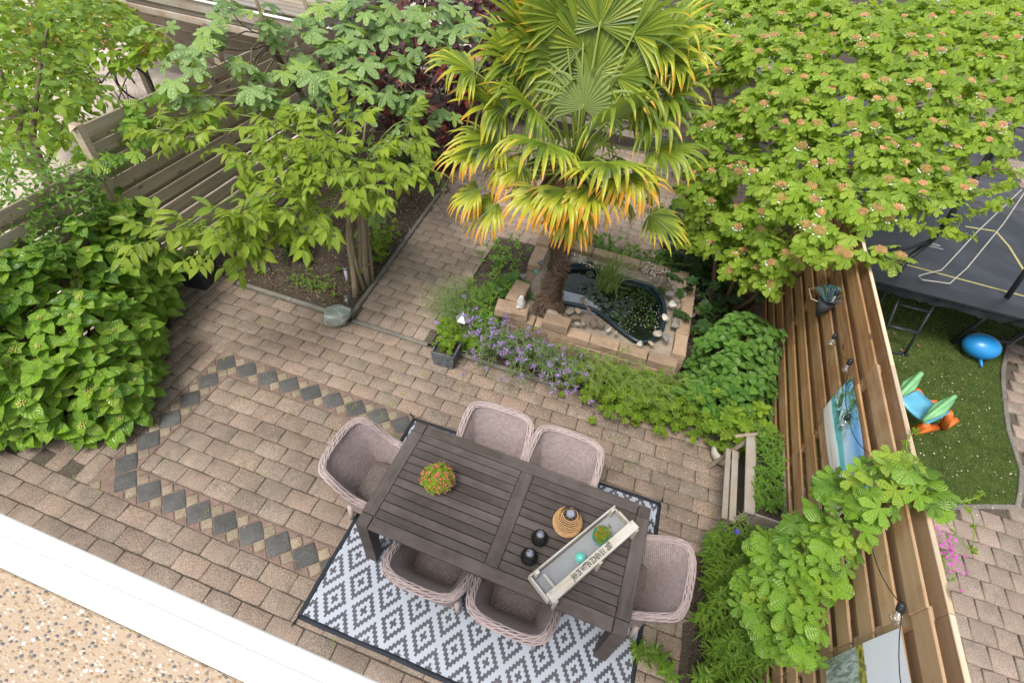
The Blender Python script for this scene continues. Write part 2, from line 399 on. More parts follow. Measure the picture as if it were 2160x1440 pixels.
def T_hop(s):
    a = [(0, 1., 31), (-62, .92, 31), (62, .92, 31), (-125, .62, 32), (125, .62, 32)] if s % 3 else [(0, .95, 48), (-90, .85, 44), (90, .85, 44), (-150, .5, 20), (150, .5, 20)]
    return tpl(lobed_leaf(a, .4 if s % 3 else .8, -.14, s, .045, wavy=.06))
def T_ger(s): return tpl(lobed_leaf([(i*56-140, .9+.1*(i % 2), 28) for i in range(6)], .62, -.12, s, .03, round_=True))

def clouds(blobs, n, mind, rng, up=-.3, camside=None, inner=.82):
    """points scattered over the joint outer surface of ellipsoids: (p, normal)"""
    B = np.array(blobs, float); area = (B[:, 3]*B[:, 4]+B[:, 4]*B[:, 5]+B[:, 3]*B[:, 5]); out = []; N = []
    tries = 0; cell = {}
    while len(out) < n and tries < n*14:
        tries += 1; i = rng.choice(len(B), p=area/area.sum()); d = unit(rng.normal(size=3)); c, r = B[i, :3], B[i, 3:]
        nn = unit(d/r)
        if nn[2] < up: continue
        p = c+d*r*(1-rng.random()**2*.22)
        if (((p-B[:, :3])/(B[:, 3:]*inner))**2).sum(1)[np.arange(len(B)) != i].min(initial=9) < 1: continue
        if mind:
            k = tuple((p/mind).astype(int)); bad = False
            for a in (-1, 0, 1):
                for b in (-1, 0, 1):
                    for e in (-1, 0, 1):
                        for q in cell.get((k[0]+a, k[1]+b, k[2]+e), ()):
                            if ((q-p)**2).sum() < mind*mind: bad = True
            if bad: continue
            cell.setdefault(k, []).append(p)
        out.append(p); N.append(nn)
    return list(zip(out, N))
def blob(px, py, z, rx, ry, rz): p = at(px, py, z); return (p[0], p[1], p[2], rx, ry, rz)
def place(root, base, poses, tpls, mats, name='leaf', mass='foliage', nobj=300, smooth=True, cellpx=16):
    """poses: (p, dir, normal, scale, template). The nobj leaves that show largest become parts, the rest one joined part."""
    if not poses: return
    P = np.array([q[0] for q in poses]); S = np.array([q[3] for q in poses]); px = pix(P)
    size = S*FPX/np.maximum(px[:, 2], .1)
    vis = (px[:, 0] > -40) & (px[:, 0] < 2200) & (px[:, 1] > -40) & (px[:, 1] < 1480)
    best = {}
    for i in np.where(vis)[0]:
        k = (int(px[i, 0]//cellpx), int(px[i, 1]//cellpx))
        if k not in best or px[i, 2] < px[best[k], 2]: best[k] = i
    cand = sorted(best.values(), key=lambda i: -size[i])
    cand = [i for i in cand if size[i] > 17][:nobj]; sel = set(cand)
    mats = mats if isinstance(mats, (list, tuple)) else [mats]
    mes = []
    for t in tpls:
        me = bpy.data.meshes.new(name); me.from_pydata([tuple(x) for x in t['v']], [], t['f'])
        ul = me.uv_layers.new(name='UVMap'); ul.data.foreach_set('uv', [x for f in t['uv'] for p in f for x in p])
        me.polygons.foreach_set('material_index', t['m']); me.polygons.foreach_set('use_smooth', [smooth]*len(t['f']))
        for m in mats: me.materials.append(m)
        mes.append(me)
    V = []; F = []; U = []; M = []; off = 0; fl = [np.array([len(f) for f in t['f']]) for t in tpls]
    fi = [np.array([k for f in t['f'] for k in f]) for t in tpls]; uu = [np.array([x for f in t['uv'] for x in f]) for t in tpls]; mm = [np.array(t['m']) for t in tpls]
    base = np.array(base, float); FL = []
    for i, (p, d, n, s, k) in enumerate(poses):
        A = frame(d, n)*s; k = k % len(tpls)
        if i in sel:
            o = bpy.data.objects.new(name, mes[k]); COL.objects.link(o); o.parent = root; q = np.array(p)-base
            o.matrix_local = Matrix([[A[r, 0], A[r, 1], A[r, 2], q[r]] for r in range(3)]+[[0, 0, 0, 1]])
        else:
            V.append(tpls[k]['v']@A.T+(np.array(p)-base)); F.append(fi[k]+off); off += len(tpls[k]['v']); FL.append(fl[k]); U.append(uu[k]); M.append(mm[k])
    if V:
        V = np.concatenate(V); F = np.concatenate(F); FL = np.concatenate(FL); U = np.concatenate(U); M = np.concatenate(M)
        me = bpy.data.meshes.new(mass); me.vertices.add(len(V)); me.vertices.foreach_set('co', V.ravel())
        me.loops.add(len(F)); me.loops.foreach_set('vertex_index', F.astype(np.int32))
        me.polygons.add(len(FL)); me.polygons.foreach_set('loop_start', np.concatenate([[0], np.cumsum(FL)[:-1]]).astype(np.int32))
        me.polygons.foreach_set('loop_total', FL.astype(np.int32)); me.polygons.foreach_set('material_index', M.astype(np.int32))
        me.polygons.foreach_set('use_smooth', [smooth]*len(FL))
        ul = me.uv_layers.new(name='UVMap'); ul.data.foreach_set('uv', U.ravel())
        for m in mats: me.materials.append(m)
        me.update(calc_edges=True); me.validate()
        o = bpy.data.objects.new(mass, me); COL.objects.link(o); o.parent = root; o['kind'] = 'stuff'
def rv(rng, s=1.): return rng.normal(size=3)*s
def rosette(out, p, ax, n, L, elev, rng, nt, jit=.15, az0=None):
    ax = unit(ax); a = unit(np.cross(ax, (.31, .7, .2))); b = np.cross(ax, a); t0 = rng.uniform(0, 6.28) if az0 is None else az0
    for i in range(n):
        t = t0+2*pi*i/n+rng.normal()*jit; r = cos(t)*a+sin(t)*b; e = elev+rng.normal()*jit*.6
        d = r*cos(e)+ax*sin(e); nn = ax*cos(e)-r*sin(e)
        out.append((p, d, nn, L*rng.uniform(.8, 1.15), rng.integers(nt)))
def limb(mb, a, b, r0, r1, rng, k=6, bend=.08, n=6):
    a = np.array(a, float); b = np.array(b, float); t = np.linspace(0, 1, n); L = np.linalg.norm(b-a)
    off = np.outer(np.sin(t*pi), rng.normal(size=3)*L*bend)+np.outer(np.sin(t*2*pi), rng.normal(size=3)*L*bend*.4)
    pts = a+(b-a)*t[:, None]+off; mb.tube(pts, r0+(r1-r0)*t, k); return pts
# ================================================================ THE SETTING
def struct(name, mb, m, parent=None, smooth=False): return obj(name, mb, m, parent, None, smooth, kind='structure')
g = MB(); g.add([(-60, -60, -.09), (60, -60, -.09), (60, 90, -.09), (-60, 90, -.09)], [(0, 1, 2, 3)]); struct('ground', g, MAT['soil'])
# --- paving pieces share a few worn block meshes
def worn_block(name, L, W, H, m, seed, bev=.012, irr=.006):
    R = random.Random(seed); mb = MB(); hx, hy = L/2, W/2; P = []
    ring = [(-hx, -hy), (0, -hy), (hx, -hy), (hx, 0), (hx, hy), (0, hy), (-hx, hy), (-hx, 0)]
    J = [(R.uniform(-irr, irr), R.uniform(-irr, irr)) for _ in ring]; cn = [R.uniform(.35, 1.) for _ in ring]
    for z, k in ((-H, 0), (-bev, 0), (-bev*.3, .5), (0, 1)):
        for i, (x, y) in enumerate(ring):
            corner = i % 2 == 0; kk = bev*k*(1.5*cn[i] if corner else 1)
            cc = .35*bev*cn[i]*1.3 if corner else 0
            P.append((x+J[i][0]-math.copysign(kk+cc, x)*(x != 0), y+J[i][1]-math.copysign(kk+cc, y)*(y != 0), z))
    P.append((R.uniform(-.01, .01), 0, .0015)); F = []
    for l in range(3):
        for i in range(8): F.append((l*8+i, l*8+(i+1) % 8, l*8+8+(i+1) % 8, l*8+8+i))
    for i in range(8): F.append((24+i, 24+(i+1) % 8, 32))
    mb.add(P, F); return mb.mesh(name, m, True)
def lay(parent, name, meshes, spots, limit=300, mass='far_paving', zj=.003, tj=.012):
    """spots: (x, y, angle, sx, sy); the ones that show largest become pieces, the others one joined piece"""
    if not spots: return
    px = pix([(s[0], s[1], 0) for s in spots]); ok = [i for i in range(len(spots)) if -90 < px[i, 0] < 2250 and -90 < px[i, 1] < 1530 and px[i, 2] > .3]
    ok.sort(key=lambda i: px[i, 2]); R = random.Random(len(spots)); rest = MB()
    for r, i in enumerate(ok):
        x, y, a, sx, sy = spots[i]; me = meshes[R.randrange(len(meshes))]; z = R.uniform(-zj, zj); a2 = a+R.uniform(-tj, tj)
        if r < limit:
            o = link(name, me, parent, (x, y, z)); o.rotation_euler = (R.uniform(-.008, .008), R.uniform(-.008, .008), a2+(pi if R.random() < .5 else 0)); o.scale = (sx, sy, 1)
        else:
            A = rotz(a2)*np.array([sx, sy, 1]); rest.add(np.array([v.co[:] for v in me.vertices])@A.T+np.array((x, y, z)), [tuple(p.vertices) for p in me.polygons])
    if rest.n: link(mass, rest.mesh(mass, meshes[0].materials[0], True), parent, kind='stuff')
# patio
PA, PB = .302, .1745; D = .2849
patio = MB(); patio.add([(-4.1, -2.2, -.014), (3.42, -2.2, -.014), (3.42, 2.6, -.014), (-4.1, 2.6, -.014)], [(0, 1, 2, 3)])
patio = struct('patio', patio, MAT['joint'])
pm = [worn_block('paver', .2985, .1715, .05, MAT['paver'], i, .008, .0045) for i in range(6)]
# decorative band: a rectangular ring of diamonds (corners of the centre line)
BX0, BX1, BY0, BY1 = -2.65, .55, -.16, 1.415; BH = D/2+.012
BX1 = BX0+11*D
def inband(x0, x1, y0, y1):
    inn = x0 > BX0+BH-.02 and x1 < BX1-BH+.02 and y0 > BY0+BH-.02 and y1 < BY1-BH+.02
    out = x1 < BX0-BH+.02 or x0 > BX1+BH-.02 or y1 < BY0-BH+.02 or y0 > BY1+BH-.02
    return not (inn or out)
spots = []; R = random.Random(2)
def row(y, off, x0, x1, w=PB, skipband=True):
    x = x0-((x0-off) % PA)
    while x < x1:
        a, b = max(x, x0), min(x+PA, x1)
        segs = [(a, b)]
        if skipband:
            ya, yb = y-w/2, y+w/2
            if yb > BY0-BH+.02 and ya < BY1+BH-.02:
                if ya > BY0+BH-.03 and yb < BY1-BH+.03: cuts = [(BX0-BH, BX0+BH), (BX1-BH, BX1+BH)]
                else: cuts = [(BX0-BH, BX1+BH)]
                for c0, c1 in cuts:
                    ns = []
                    for s0, s1 in segs:
                        if s1 <= c0 or s0 >= c1: ns.append((s0, s1))
                        else:
                            if s0 < c0: ns.append((s0, c0))
                            if s1 > c1: ns.append((c1, s1))
                    segs = ns
        for s0, s1 in segs:
            if s1-s0 > .035: spots.append(((s0+s1)/2, y, 0., (s1-s0)/PA, w/PB))
        x += PA
# rows below, inside and above the band
k = 0; y = BY0-BH-PB/2
while y > -1.5: row(y, k*PA/2+.13, -4.05, 3.2); y -= PB; k += 1
nin = max(1, round((BY1-BY0-2*BH)/PB)); wi = (BY1-BY0-2*BH)/nin
for i in range(nin): row(BY0+BH+wi*(i+.5), (i % 2)*PA/2+.05, BX0+BH, 3.2, wi)
for yy in (BY0, BY1):
    for q in (-.5, .5): row(yy+q*BH, (q > 0)*PA/2, BX1+BH, 3.2, BH, False)
nt = round((2.57-BY1-BH)/PB); wt = (2.57-BY1-BH)/nt
for i in range(nt): row(BY1+BH+wt*(i+.5), (i % 2)*PA/2+.08, -3.498, 3.2, wt)
# left border course laid across
y = BY0-BH+.0
while y < 2.5:
    for j in range(8):
        x = BX0-BH-PB*(j+.5); yy = y+PA/2+(j % 2)*PA/2
        if yy-PA/2 < BY1+BH-.05 or x < -3.42: spots.append((x, yy, pi/2, 1, 1))
    y += PA
lay(patio, 'paver', pm, spots, 300, 'outer_pavers')
# the diamonds
dm = [worn_block('dark_slab', D/sqrt(2)-.006, D/sqrt(2)-.006, .045, MAT['slabdark'], 20+i, .008, .003) for i in range(4)]
ym = [worn_block('yellow_block', D/sqrt(8)-.005, D/sqrt(8)-.005, .045, MAT['yellow'], 30+i, .005, .002) for i in range(3)]
def tri_block(nm, b, h, seed):
    mb = MB(); P = []
    for z, k in ((-.045, 0), (-.005, 0), (0, .005)): P += [(-b/2+k*1.6, k, z), (b/2-k*1.6, k, z), (0, h-k*1.4, z)]
    mb.add(P, [(6, 7, 8)]+[(l*3+i, l*3+(i+1) % 3, l*3+3+(i+1) % 3, l*3+3+i) for l in (0, 1) for i in range(3)]); return mb.mesh(nm, MAT['red'], False)
tm = tri_block('red_triangle', D/2-.012, D/4-.008, 1)
dia, yel, tri = [], [], []
def band(x, y, ang, n, full=False):
    c, s = cos(ang), sin(ang)
    for i in range(n):
        u = (i+.5)*D; dia.append((x+c*u, y+s*u, ang+pi/4, 1, 1))
        for sg in (-1, 1):
            # between two diamonds: a yellow block at the notch, triangles beside it
            q = (i+1)*D
            if i < n-1 or full:
                vx, vy = q, sg*D/4
                yel.append((x+c*vx-s*vy, y+s*vx+c*vy, ang+pi/4, 1, 1))
                for du in (-D/4, D/4):
                    vx, vy = q+du, sg*(D/2+.004); tri.append((x+c*vx-s*vy, y+s*vx+c*vy, ang+(pi if sg > 0 else 0)))
band(BX0-D/2, BY1, 0, 12); band(BX0, BY0, 0, 11)
band(BX0, BY1-5.5*D, pi/2, 5, True); band(BX1, BY1-5.5*D, pi/2, 5, True)
for (cx_, cy_) in ((BX0, BY0), (BX0, BY1), (BX1, BY0), (BX1, BY1)):
    for a in range(2):
        yel.append((cx_+(-1 if cx_ < 0 else 1)*D/2*.5, cy_+(a-.5)*D*.95, pi/4, .9, .9))
lay(patio, 'dark_slab', dm, dia, zj=.002); lay(patio, 'yellow_block', ym, yel, zj=.0015)
for (x, y, a) in tri: o = link('red_triangle', tm, patio, (x, y, -.001), a)
fillm = MB(); 
for x0, x1, y0, y1 in ((BX0-BH, BX1+BH, BY0-BH, BY0+BH), (BX0-BH, BX1+BH, BY1-BH, BY1+BH), (BX0-BH, BX0+BH, BY0+BH, BY1-BH), (BX1-BH, BX1+BH, BY0+BH, BY1-BH)):
    fillm.add([(x0, y0, -.009), (x1, y0, -.009), (x1, y1, -.009), (x0, y1, -.009)], [(0, 1, 2, 3)])
obj('mortar_bed', fillm, MAT['red'], patio)
# path between the beds, widening behind the pond
path = MB(); path.add([(-1.74, 2.63, -.016), (-.6, 2.63, -.016), (-.6, 5.2, -.016), (3.3, 5.2, -.016), (3.3, 9.3, -.016), (-2.3, 9.3, -.016), (-1.95, 5.8, -.016)], [tuple(range(7))])
path = struct('garden_path', path, MAT['joint'])
pm2 = [worn_block('paver', .290, .1615, .05, MAT['paver2'], 40+i, .008, .004) for i in range(5)]
spots = []; k = 0
for i in range(6): spots.append((-1.60+.165*i, 2.76, pi/2, .78, 1.))
y = 2.96
while y < 9.2:
    xl = -1.72-(y-2.63)*.066 if y < 5.8 else -2.05; xr = -.60 if y < 5.2 else 3.2
    x = xl-(.147 if k % 2 else 0)
    while x < xr-.05:
        a, b = max(x, xl), min(x+.294, xr)
        if b-a > .05: spots.append(((a+b)/2, y, -.03, (b-a)/.294, 1))
        x += .294
    y += .165; k += 1
lay(path, 'paver', pm2, spots, 300, 'outer_pavers')
# kerbs
kb = MB()
def kerb(mb, a, b, w=.06, h=.03, z=0):
    a, b = np.array(a), np.array(b); L = np.linalg.norm(b-a); an = atan2(b[1]-a[1], b[0]-a[0]); n = max(1, round(L/.98))
    for i in range(n):
        c = a+(b-a)*(i+.5)/n; mb.box((c[0], c[1], z+h-.1), (L/n-.006, w, .2), rotz(an), 0, .007)
kerbs = []
for nm, segs in (('bed_kerb', [((-3.45, 2.61), (-1.74, 2.61)), ((-1.745, 2.64), (-1.97, 5.95))]), ('threshold_strip', [((-1.70, 2.60), (-.62, 2.60))]), ('bed_kerb', [((-.2, 2.60), (3.15, 2.575))])):
    p = struct(nm, MB().box((segs[0][0][0], segs[0][0][1], -.15), (.05, .05, .05)), MAT['kerb'])
    for a, b in segs:
        a, b = np.array(a), np.array(b); L = np.linalg.norm(b-a); an = atan2(b[1]-a[1], b[0]-a[0]); n = max(1, round(L/.98))
        for i in range(n):
            c = a+(b-a)*(i+.5)/n; h = .012 if nm[0] == 't' else .035
            o = obj('kerb_stone', MB().box((0, 0, 0), (L/n-.006, .055, .2), None, 0, .008), MAT['kerb'], p); o.location = (c[0], c[1], h-.1); o.rotation_euler[2] = an
# soil beds
def bed(name, poly, z, m, amp=.025, seed=0, res=.07):
    P = np.array(poly); x0, y0 = P.min(0); x1, y1 = P.max(0); nx, ny = int((x1-x0)/res)+1, int((y1-y0)/res)+1
    rng = np.random.default_rng(seed); H = rng.normal(size=(nx+2, ny+2)); H = (H[:-1, :-1]+H[1:, :-1]+H[:-1, 1:]+H[1:, 1:])/4
    def inside(x, y):
        c = False; n = len(P)
        for i in range(n):
            (ax, ay), (bx, by) = P[i], P[(i+1) % n]
            if (ay > y) != (by > y) and x < (bx-ax)*(y-ay)/(by-ay)+ax: c = not c
        return c
    mb = MB(); idx = {}; V = []; F = []
    for i in range(nx):
        for j in range(ny):
            if inside(x0+(i+.5)*res, y0+(j+.5)*res):
                q = []
                for a, b in ((i, j), (i+1, j), (i+1, j+1), (i, j+1)):
                    if (a, b) not in idx: idx[(a, b)] = len(V); V.append((x0+a*res, y0+b*res, z+amp*H[a, b]))
                    q.append(idx[(a, b)])
                F.append(tuple(q))
    mb.add(V, F); return struct(name, mb, m, smooth=True)
bed('soil_bed', [(-4.1, 2.64), (-1.78, 2.64), (-1.99, 5.9), (-2.4, 8.5), (-4.1, 8.5)], .0, MAT['soil'], .03, 1)
bed('soil_bed', [(-.58, 2.63), (3.42, 2.6), (3.42, 5.15), (-.56, 5.15)], .01, MAT['soil'], .03, 2)
bed('soil_bed', [(-4.1, -.1), (-3.75, -.1), (-3.6, .2), (-3.6, 1.6), (-4.1, 2.1)], .012, MAT['soil'], .02, 3)
bed('soil_bed', [(2.75, -2), (3.5, -2), (3.5, 1.3), (2.85, 1.15)], .014, MAT['soil'], .02, 4)
# crumbs, chips and fallen petals: nobody could count them
def specks(name, m, n, region, z, s0, s1, seed, flat=.4):
    rng = np.random.default_rng(seed); mb = MB()
    for _ in range(n):
        x, y = region(rng); s = rng.uniform(s0, s1); a = rng.uniform(0, 6.3); w = s*rng.uniform(.4, 1)
        c, q = cos(a), sin(a); h = s*flat
        mb.add([(x+c*s, y+q*s, z), (x-q*w, y+c*w, z), (x-c*s, y-q*s, z), (x+q*w, y-c*w, z), (x, y, z+h)], [(0, 1, 4), (1, 2, 4), (2, 3, 4), (3, 0, 4)])
    return obj(name, mb, m, kind='stuff')
MAT['petal'] = plain('petal', (.62, .55, .42), .8, .2, .3); MAT['chip'] = plain('bark_chip', (.17, .105, .06), .9, .1, .5, sc=3)
specks('fallen_petals', MAT['petal'], 950, lambda r: (r.uniform(-.3, 3.1), min(2.5, 2.6-abs(r.normal())*.6)), .003, .003, .008, 1, .3)
specks('fallen_petals', MAT['petal'], 420, lambda r: (r.uniform(-4, 3), r.uniform(-1, 2.6)), .003, .002, .006, 2, .3)
specks('soil_chips', MAT['petal'], 800, lambda r: (r.uniform(-3.9, -1.85), r.uniform(2.7, 6.5)), .02, .004, .012, 3, .8)
specks('soil_chips', MAT['chip'], 3200, lambda r: (r.uniform(-3.9, -1.85), r.uniform(2.7, 6.5)), .015, .006, .022, 4, .7)
specks('soil_chips', MAT['chip'], 1200, lambda r: (r.uniform(-.5, 3.3), r.uniform(2.7, 3.1)), .02, .006, .02, 5, .7)
specks('soil_chips', MAT['petal'], 400, lambda r: (r.uniform(2.3, 3.3), r.uniform(2.65, 4.2)), .03, .004, .01, 6, .8)
# little tufts of moss and weed in the joints
def tufts(name, m, spots, h, n, seed):
    rng = np.random.default_rng(seed); mb = MB()
    for (x, y, r) in spots:
        for _ in range(n):
            a = rng.uniform(0, 6.3); q = abs(rng.normal())*r; bx, by = x+cos(a)*q, y+sin(a)*q; hh = h*rng.uniform(.4, 1); w = .003
            t = rng.normal(size=2)*hh*.5; mb.add([(bx-w, by, 0), (bx+w, by, 0), (bx+t[0], by+t[1], hh)], [(0, 1, 2)])
    return obj(name, mb, m, kind='stuff')
rng = np.random.default_rng(5)
tufts('moss_tufts', MAT['vib'], [(rng.uniform(-3, 3), BY0-BH-PB*rng.integers(-14, 6), .03) for _ in range(90)], .02, 30, 6)

# --- the neighbour's side
nl = MB(); nl.add([(-30, -3, -.05), (-4.3, -3, -.05), (-4.3, 30, -.05), (-30, 30, -.05)], [(0, 1, 2, 3)]); struct('neighbour_ground', nl, MAT['nground'])
curve = [(3.6, 2.2), (4.6, 2.42), (5.3, 2.58), (5.75, 2.78), (6.22, 2.95), (6.40, 3.5), (6.44, 4.15), (6.66, 5.15), (6.95, 5.9), (7.6, 6.6), (8.8, 7.3)]
npv = MB(); npv.add([(3.6, -3, -.03), (14, -3, -.03), (14, 16, -.03), (3.6, 16, -.03)], [(0, 1, 2, 3)]); npv = struct('neighbour_paving', npv, MAT['joint'])
pm3 = [worn_block('paver', .205, .205, .04, MAT['npaver'], 60+i, .008, .004) for i in range(5)]; spots = []
def side(x, y):
    """>0 on the lawn side of the curved kerb"""
    if x < curve[4][0]: return y-np.interp(x, [c[0] for c in curve[:5]], [c[1] for c in curve[:5]])
    return np.interp(y, [c[1] for c in curve[4:]], [c[0] for c in curve[4:]])-x
for i in range(60):
    for j in range(70):
        x, y = 3.75+i*.212+(.106 if j % 2 else 0), -1.6+j*.212
        if side(x, y) < -.08: spots.append((x, y, 0, 1, 1))
lay(npv, 'paver', pm3, spots, 300, 'outer_pavers')
kn = struct('lawn_kerb', MB().box((5, 2.5, -.2), (.05, .05, .05)), MAT['kerb'])
C = np.array(curve); seg = np.linalg.norm(np.diff(C, axis=0), axis=1); cum = np.r_[0, np.cumsum(seg)]
for s in np.arange(0, cum[-1], .3):
    a = np.array([np.interp(s+q, cum, C[:, i]) for q in (0, .29) for i in (0, 1)]).reshape(2, 2); c = a.mean(0)
    o = obj('kerb_stone', MB().box((0, 0, 0), (.29, .055, .12), None, 0, .008), MAT['rockg'] if 0 else MAT['kerb'], kn); o.location = (c[0], c[1], -.05); o.rotation_euler[2] = atan2(*(a[1]-a[0])[::-1])
lw = MB(); pl = [(3.6, 2.25)]+[(c[0]-.02, c[1]+.03) for c in curve[1:]]+[(8.8, 8.45), (3.6, 8.45)]; lw.add([(x, y, -.012) for x, y in pl], [tuple(range(len(pl)))])
MAT['turf'] = plain('turf_base', (.05, .075, .016), .9, .1, .3, sc=5)
struct('lawn', lw, MAT['turf'])
MAT['grass'] = leafm('grass_blade', (.075, .13, .018), (.17, .24, .045), (.28, .32, .1), trans=.2, rough=.5, spec=.3, clump=2.)
rng = np.random.default_rng(9); N = 90000; gx = rng.uniform(3.62, 7.4, N); gy = rng.uniform(2.2, 7.5, N)
okm = np.array([side(a, b) > .05 for a, b in zip(gx, gy)]); gx, gy = gx[okm], gy[okm]; N = len(gx); an = rng.uniform(0, 6.3, N); h = rng.uniform(.012, .03, N); t = rng.normal(size=(N, 2))*.012; w = .0028
V = np.stack([np.stack([gx-w*np.cos(an), gy-w*np.sin(an), np.full(N, -.012)], 1), np.stack([gx+w*np.cos(an), gy+w*np.sin(an), np.full(N, -.012)], 1), np.stack([gx+t[:, 0], gy+t[:, 1], h-.012], 1)], 1).reshape(-1, 3)
me = bpy.data.meshes.new('grass'); me.from_pydata(V.tolist(), [], np.arange(3*N).reshape(-1, 3).tolist()); me.uv_layers.new(name='UVMap'); me.materials.append(MAT['grass']); link('grass', me, kind='stuff')
specks('fallen_petals', MAT['petal'], 260, lambda r: (r.uniform(3.8, 6.3), r.uniform(2.6, 5.2)), .012, .006, .013, 12, .3)
specks('fallen_leaves', MAT['chip'], 26, lambda r: (r.uniform(4.2, 7), r.uniform(4.3, 6.2)), .012, .02, .04, 13, .3)

# --- the sill of the house right under the camera
MAT['grindbeton'] = None
g = NG('exposed_aggregate'); v = g.tc(); vo = g.n('TexVoronoi'); g.set(vo.inputs['Vector'], g.mp(v, (95, 150, 120))); g.set(vo.inputs['Scale'], 1.)
d = vo.outputs['Distance']; vc = g.xyz(vo.outputs['Color'])
peb = g.ramp(vc[0], [(0, (.4, .29, .18)), (.22, (.3, .2, .12)), (.36, (.12, .12, .13)), (.5, (.42, .33, .24)), (.66, (.2, .17, .13)), (.8, (.5, .42, .33)), (.93, (.75, .72, .66))], 'CONSTANT')
col = g.mix(g.mr(d, .42, .5), peb, (.36, .275, .195)); v2 = g.n('TexVoronoi'); g.set(v2.inputs['Vector'], g.mp(v, (230, 230, 230))); g.set(v2.inputs['Scale'], 1.)
col = g.mix(g.mr(g.xyz(v2.outputs['Color'])[0], .8, .9, 0, .6), col, (.28, .2, .13)); g.bump(g.mr(d, .45, .1), .6, .004); MAT['grindbeton'] = g.fin(col, .8, .3)
a0, a1 = at(0, 1080, 3.6), at(740, 1440, 3.6); b0 = at(0, 1195, 3.6)
ye = a0[1]; wd = ye-b0[1]
hb = (a0[0]-.6, ye, 3.6)
hs_ = thing('window_ledge', 'white coated sill edge of the house over a ledge of tan exposed pebble concrete', 'window sill', hb)
mb = MB().box((1.2, ye-wd/2, 3.6-.02), (3.4, wd, .04), None, 0, .006); mb.box((1.2, ye-.012, 3.6-.09), (3.39, .012, .1), None, 0, .003); obj('sill_edge', mb, MAT['white'], hs_, hb, True)
mb = MB().box((1.2, ye-wd*.46, 3.6+.0015), (3.4, wd*.035, .004), None, 0, .001); obj('sill_groove', mb, MAT['white'], hs_, hb)
mb = MB().box((1.2, ye-wd-.151, 3.6-.1), (3.4, .3, .185), None, 0, .004); obj('pebble_slab', mb, MAT['grindbeton'], hs_, hb)
# ================================================================ PATIO FURNITURE
# --- rug
def rugmat():
    g = NG('woven_rug'); X = g.xyz(g.tc()); ca, cb = .277/14, .392/14
    i = g.math('FLOOR', g.math('DIVIDE', g.math('ADD', X[0], .089), ca)); j = g.math('FLOOR', g.math('DIVIDE', g.math('ADD', X[1], -.205), cb))
    def s(oi, oj):
        a = g.math('ABSOLUTE', g.math('SUBTRACT', g.math('FLOORED_MODULO', g.math('ADD', i, 7+oi), 14), 7))
        b = g.math('ABSOLUTE', g.math('SUBTRACT', g.math('FLOORED_MODULO', g.math('ADD', j, 7+oj), 14), 7)); return g.math('ADD', a, b)
    m = g.math('MINIMUM', s(0, 0), s(7, 7))
    ring = g.math('MULTIPLY', g.math('GREATER_THAN', m, 3.5), g.math('LESS_THAN', m, 5.5)); dark = g.math('MAXIMUM', ring, g.math('LESS_THAN', m, 1.5))
    we = g.n('TexWave', bands_direction='Y'); g.set(we.inputs['Vector'], g.tc()); g.set(we.inputs['Scale'], 55.); g.set(we.inputs['Distortion'], 1.)
    c = g.mix(dark, (.33, .36, .41), (.05, .049, .062)); c = g.mix(g.mr(we.outputs['Fac'], .6, 1, 0, .18), c, (.18, .19, .22))
    c = g.mix(g.mr(g.noise(3, 4), .4, .7, 0, .12), c, (.3, .28, .26)); g.bump(we.outputs['Fac'], .3, .002); return g.fin(c, .6, .3)
MAT['rug'] = rugmat(); MAT['trim'] = plain('navy_trim', (.022, .026, .035), .7, .2)
RX, RY, RL, RW = -.272, -.605, 2.745, 2.125
rug = thing('outdoor_rug', 'grey and white outdoor rug with stepped diamond print under the dining table', 'rug', (RX, RY, .004))
mb = MB(); nx, ny = 60, 46; R = random.Random(3)
P = [(RL*i/nx, RW*j/ny, .006+.0015*sin(i*.5+j*.2)*sin(j*.6)) for j in range(ny+1) for i in range(nx+1)]
mb.add(P, [(j*(nx+1)+i, j*(nx+1)+i+1, (j+1)*(nx+1)+i+1, (j+1)*(nx+1)+i) for j in range(ny) for i in range(nx)]); obj('woven_field', mb, MAT['rug'], rug, None, True)
for a, b in (((0, 0), (RL, 0)), ((RL, 0), (RL, RW)), ((RL, RW), (0, RW)), ((0, RW), (0, 0))):
    t = np.linspace(0, 1, 40); p = np.outer(1-t, (*a, .006))+np.outer(t, (*b, .006)); p[:, 2] += .003*np.sin(t*23)*np.sin(t*9)
    n = unit((b[1]-a[1], a[0]-b[0], 0)); p += np.outer(np.sin(t*17)*.003, n)
    obj('rug_edging', MB().tube(p, .02, 6, flat=.3), MAT['trim'], rug, None, True)
for (x, y, dx, dy) in ((0, 0, -.1, -.75), (RL, RW, .25, 1), (0, RW, -.8, .5), (RL, 0, .6, -.8)):
    d = unit((dx, dy, 0)); o = np.array((x, y, .01)); obj('corner_loop', MB().tube([o, o+d*.045+(0, 0, .004), o+d*.09, o+d*.045+(.008, 0, .0)], .006, 5), MAT['trim'], rug, None, True)
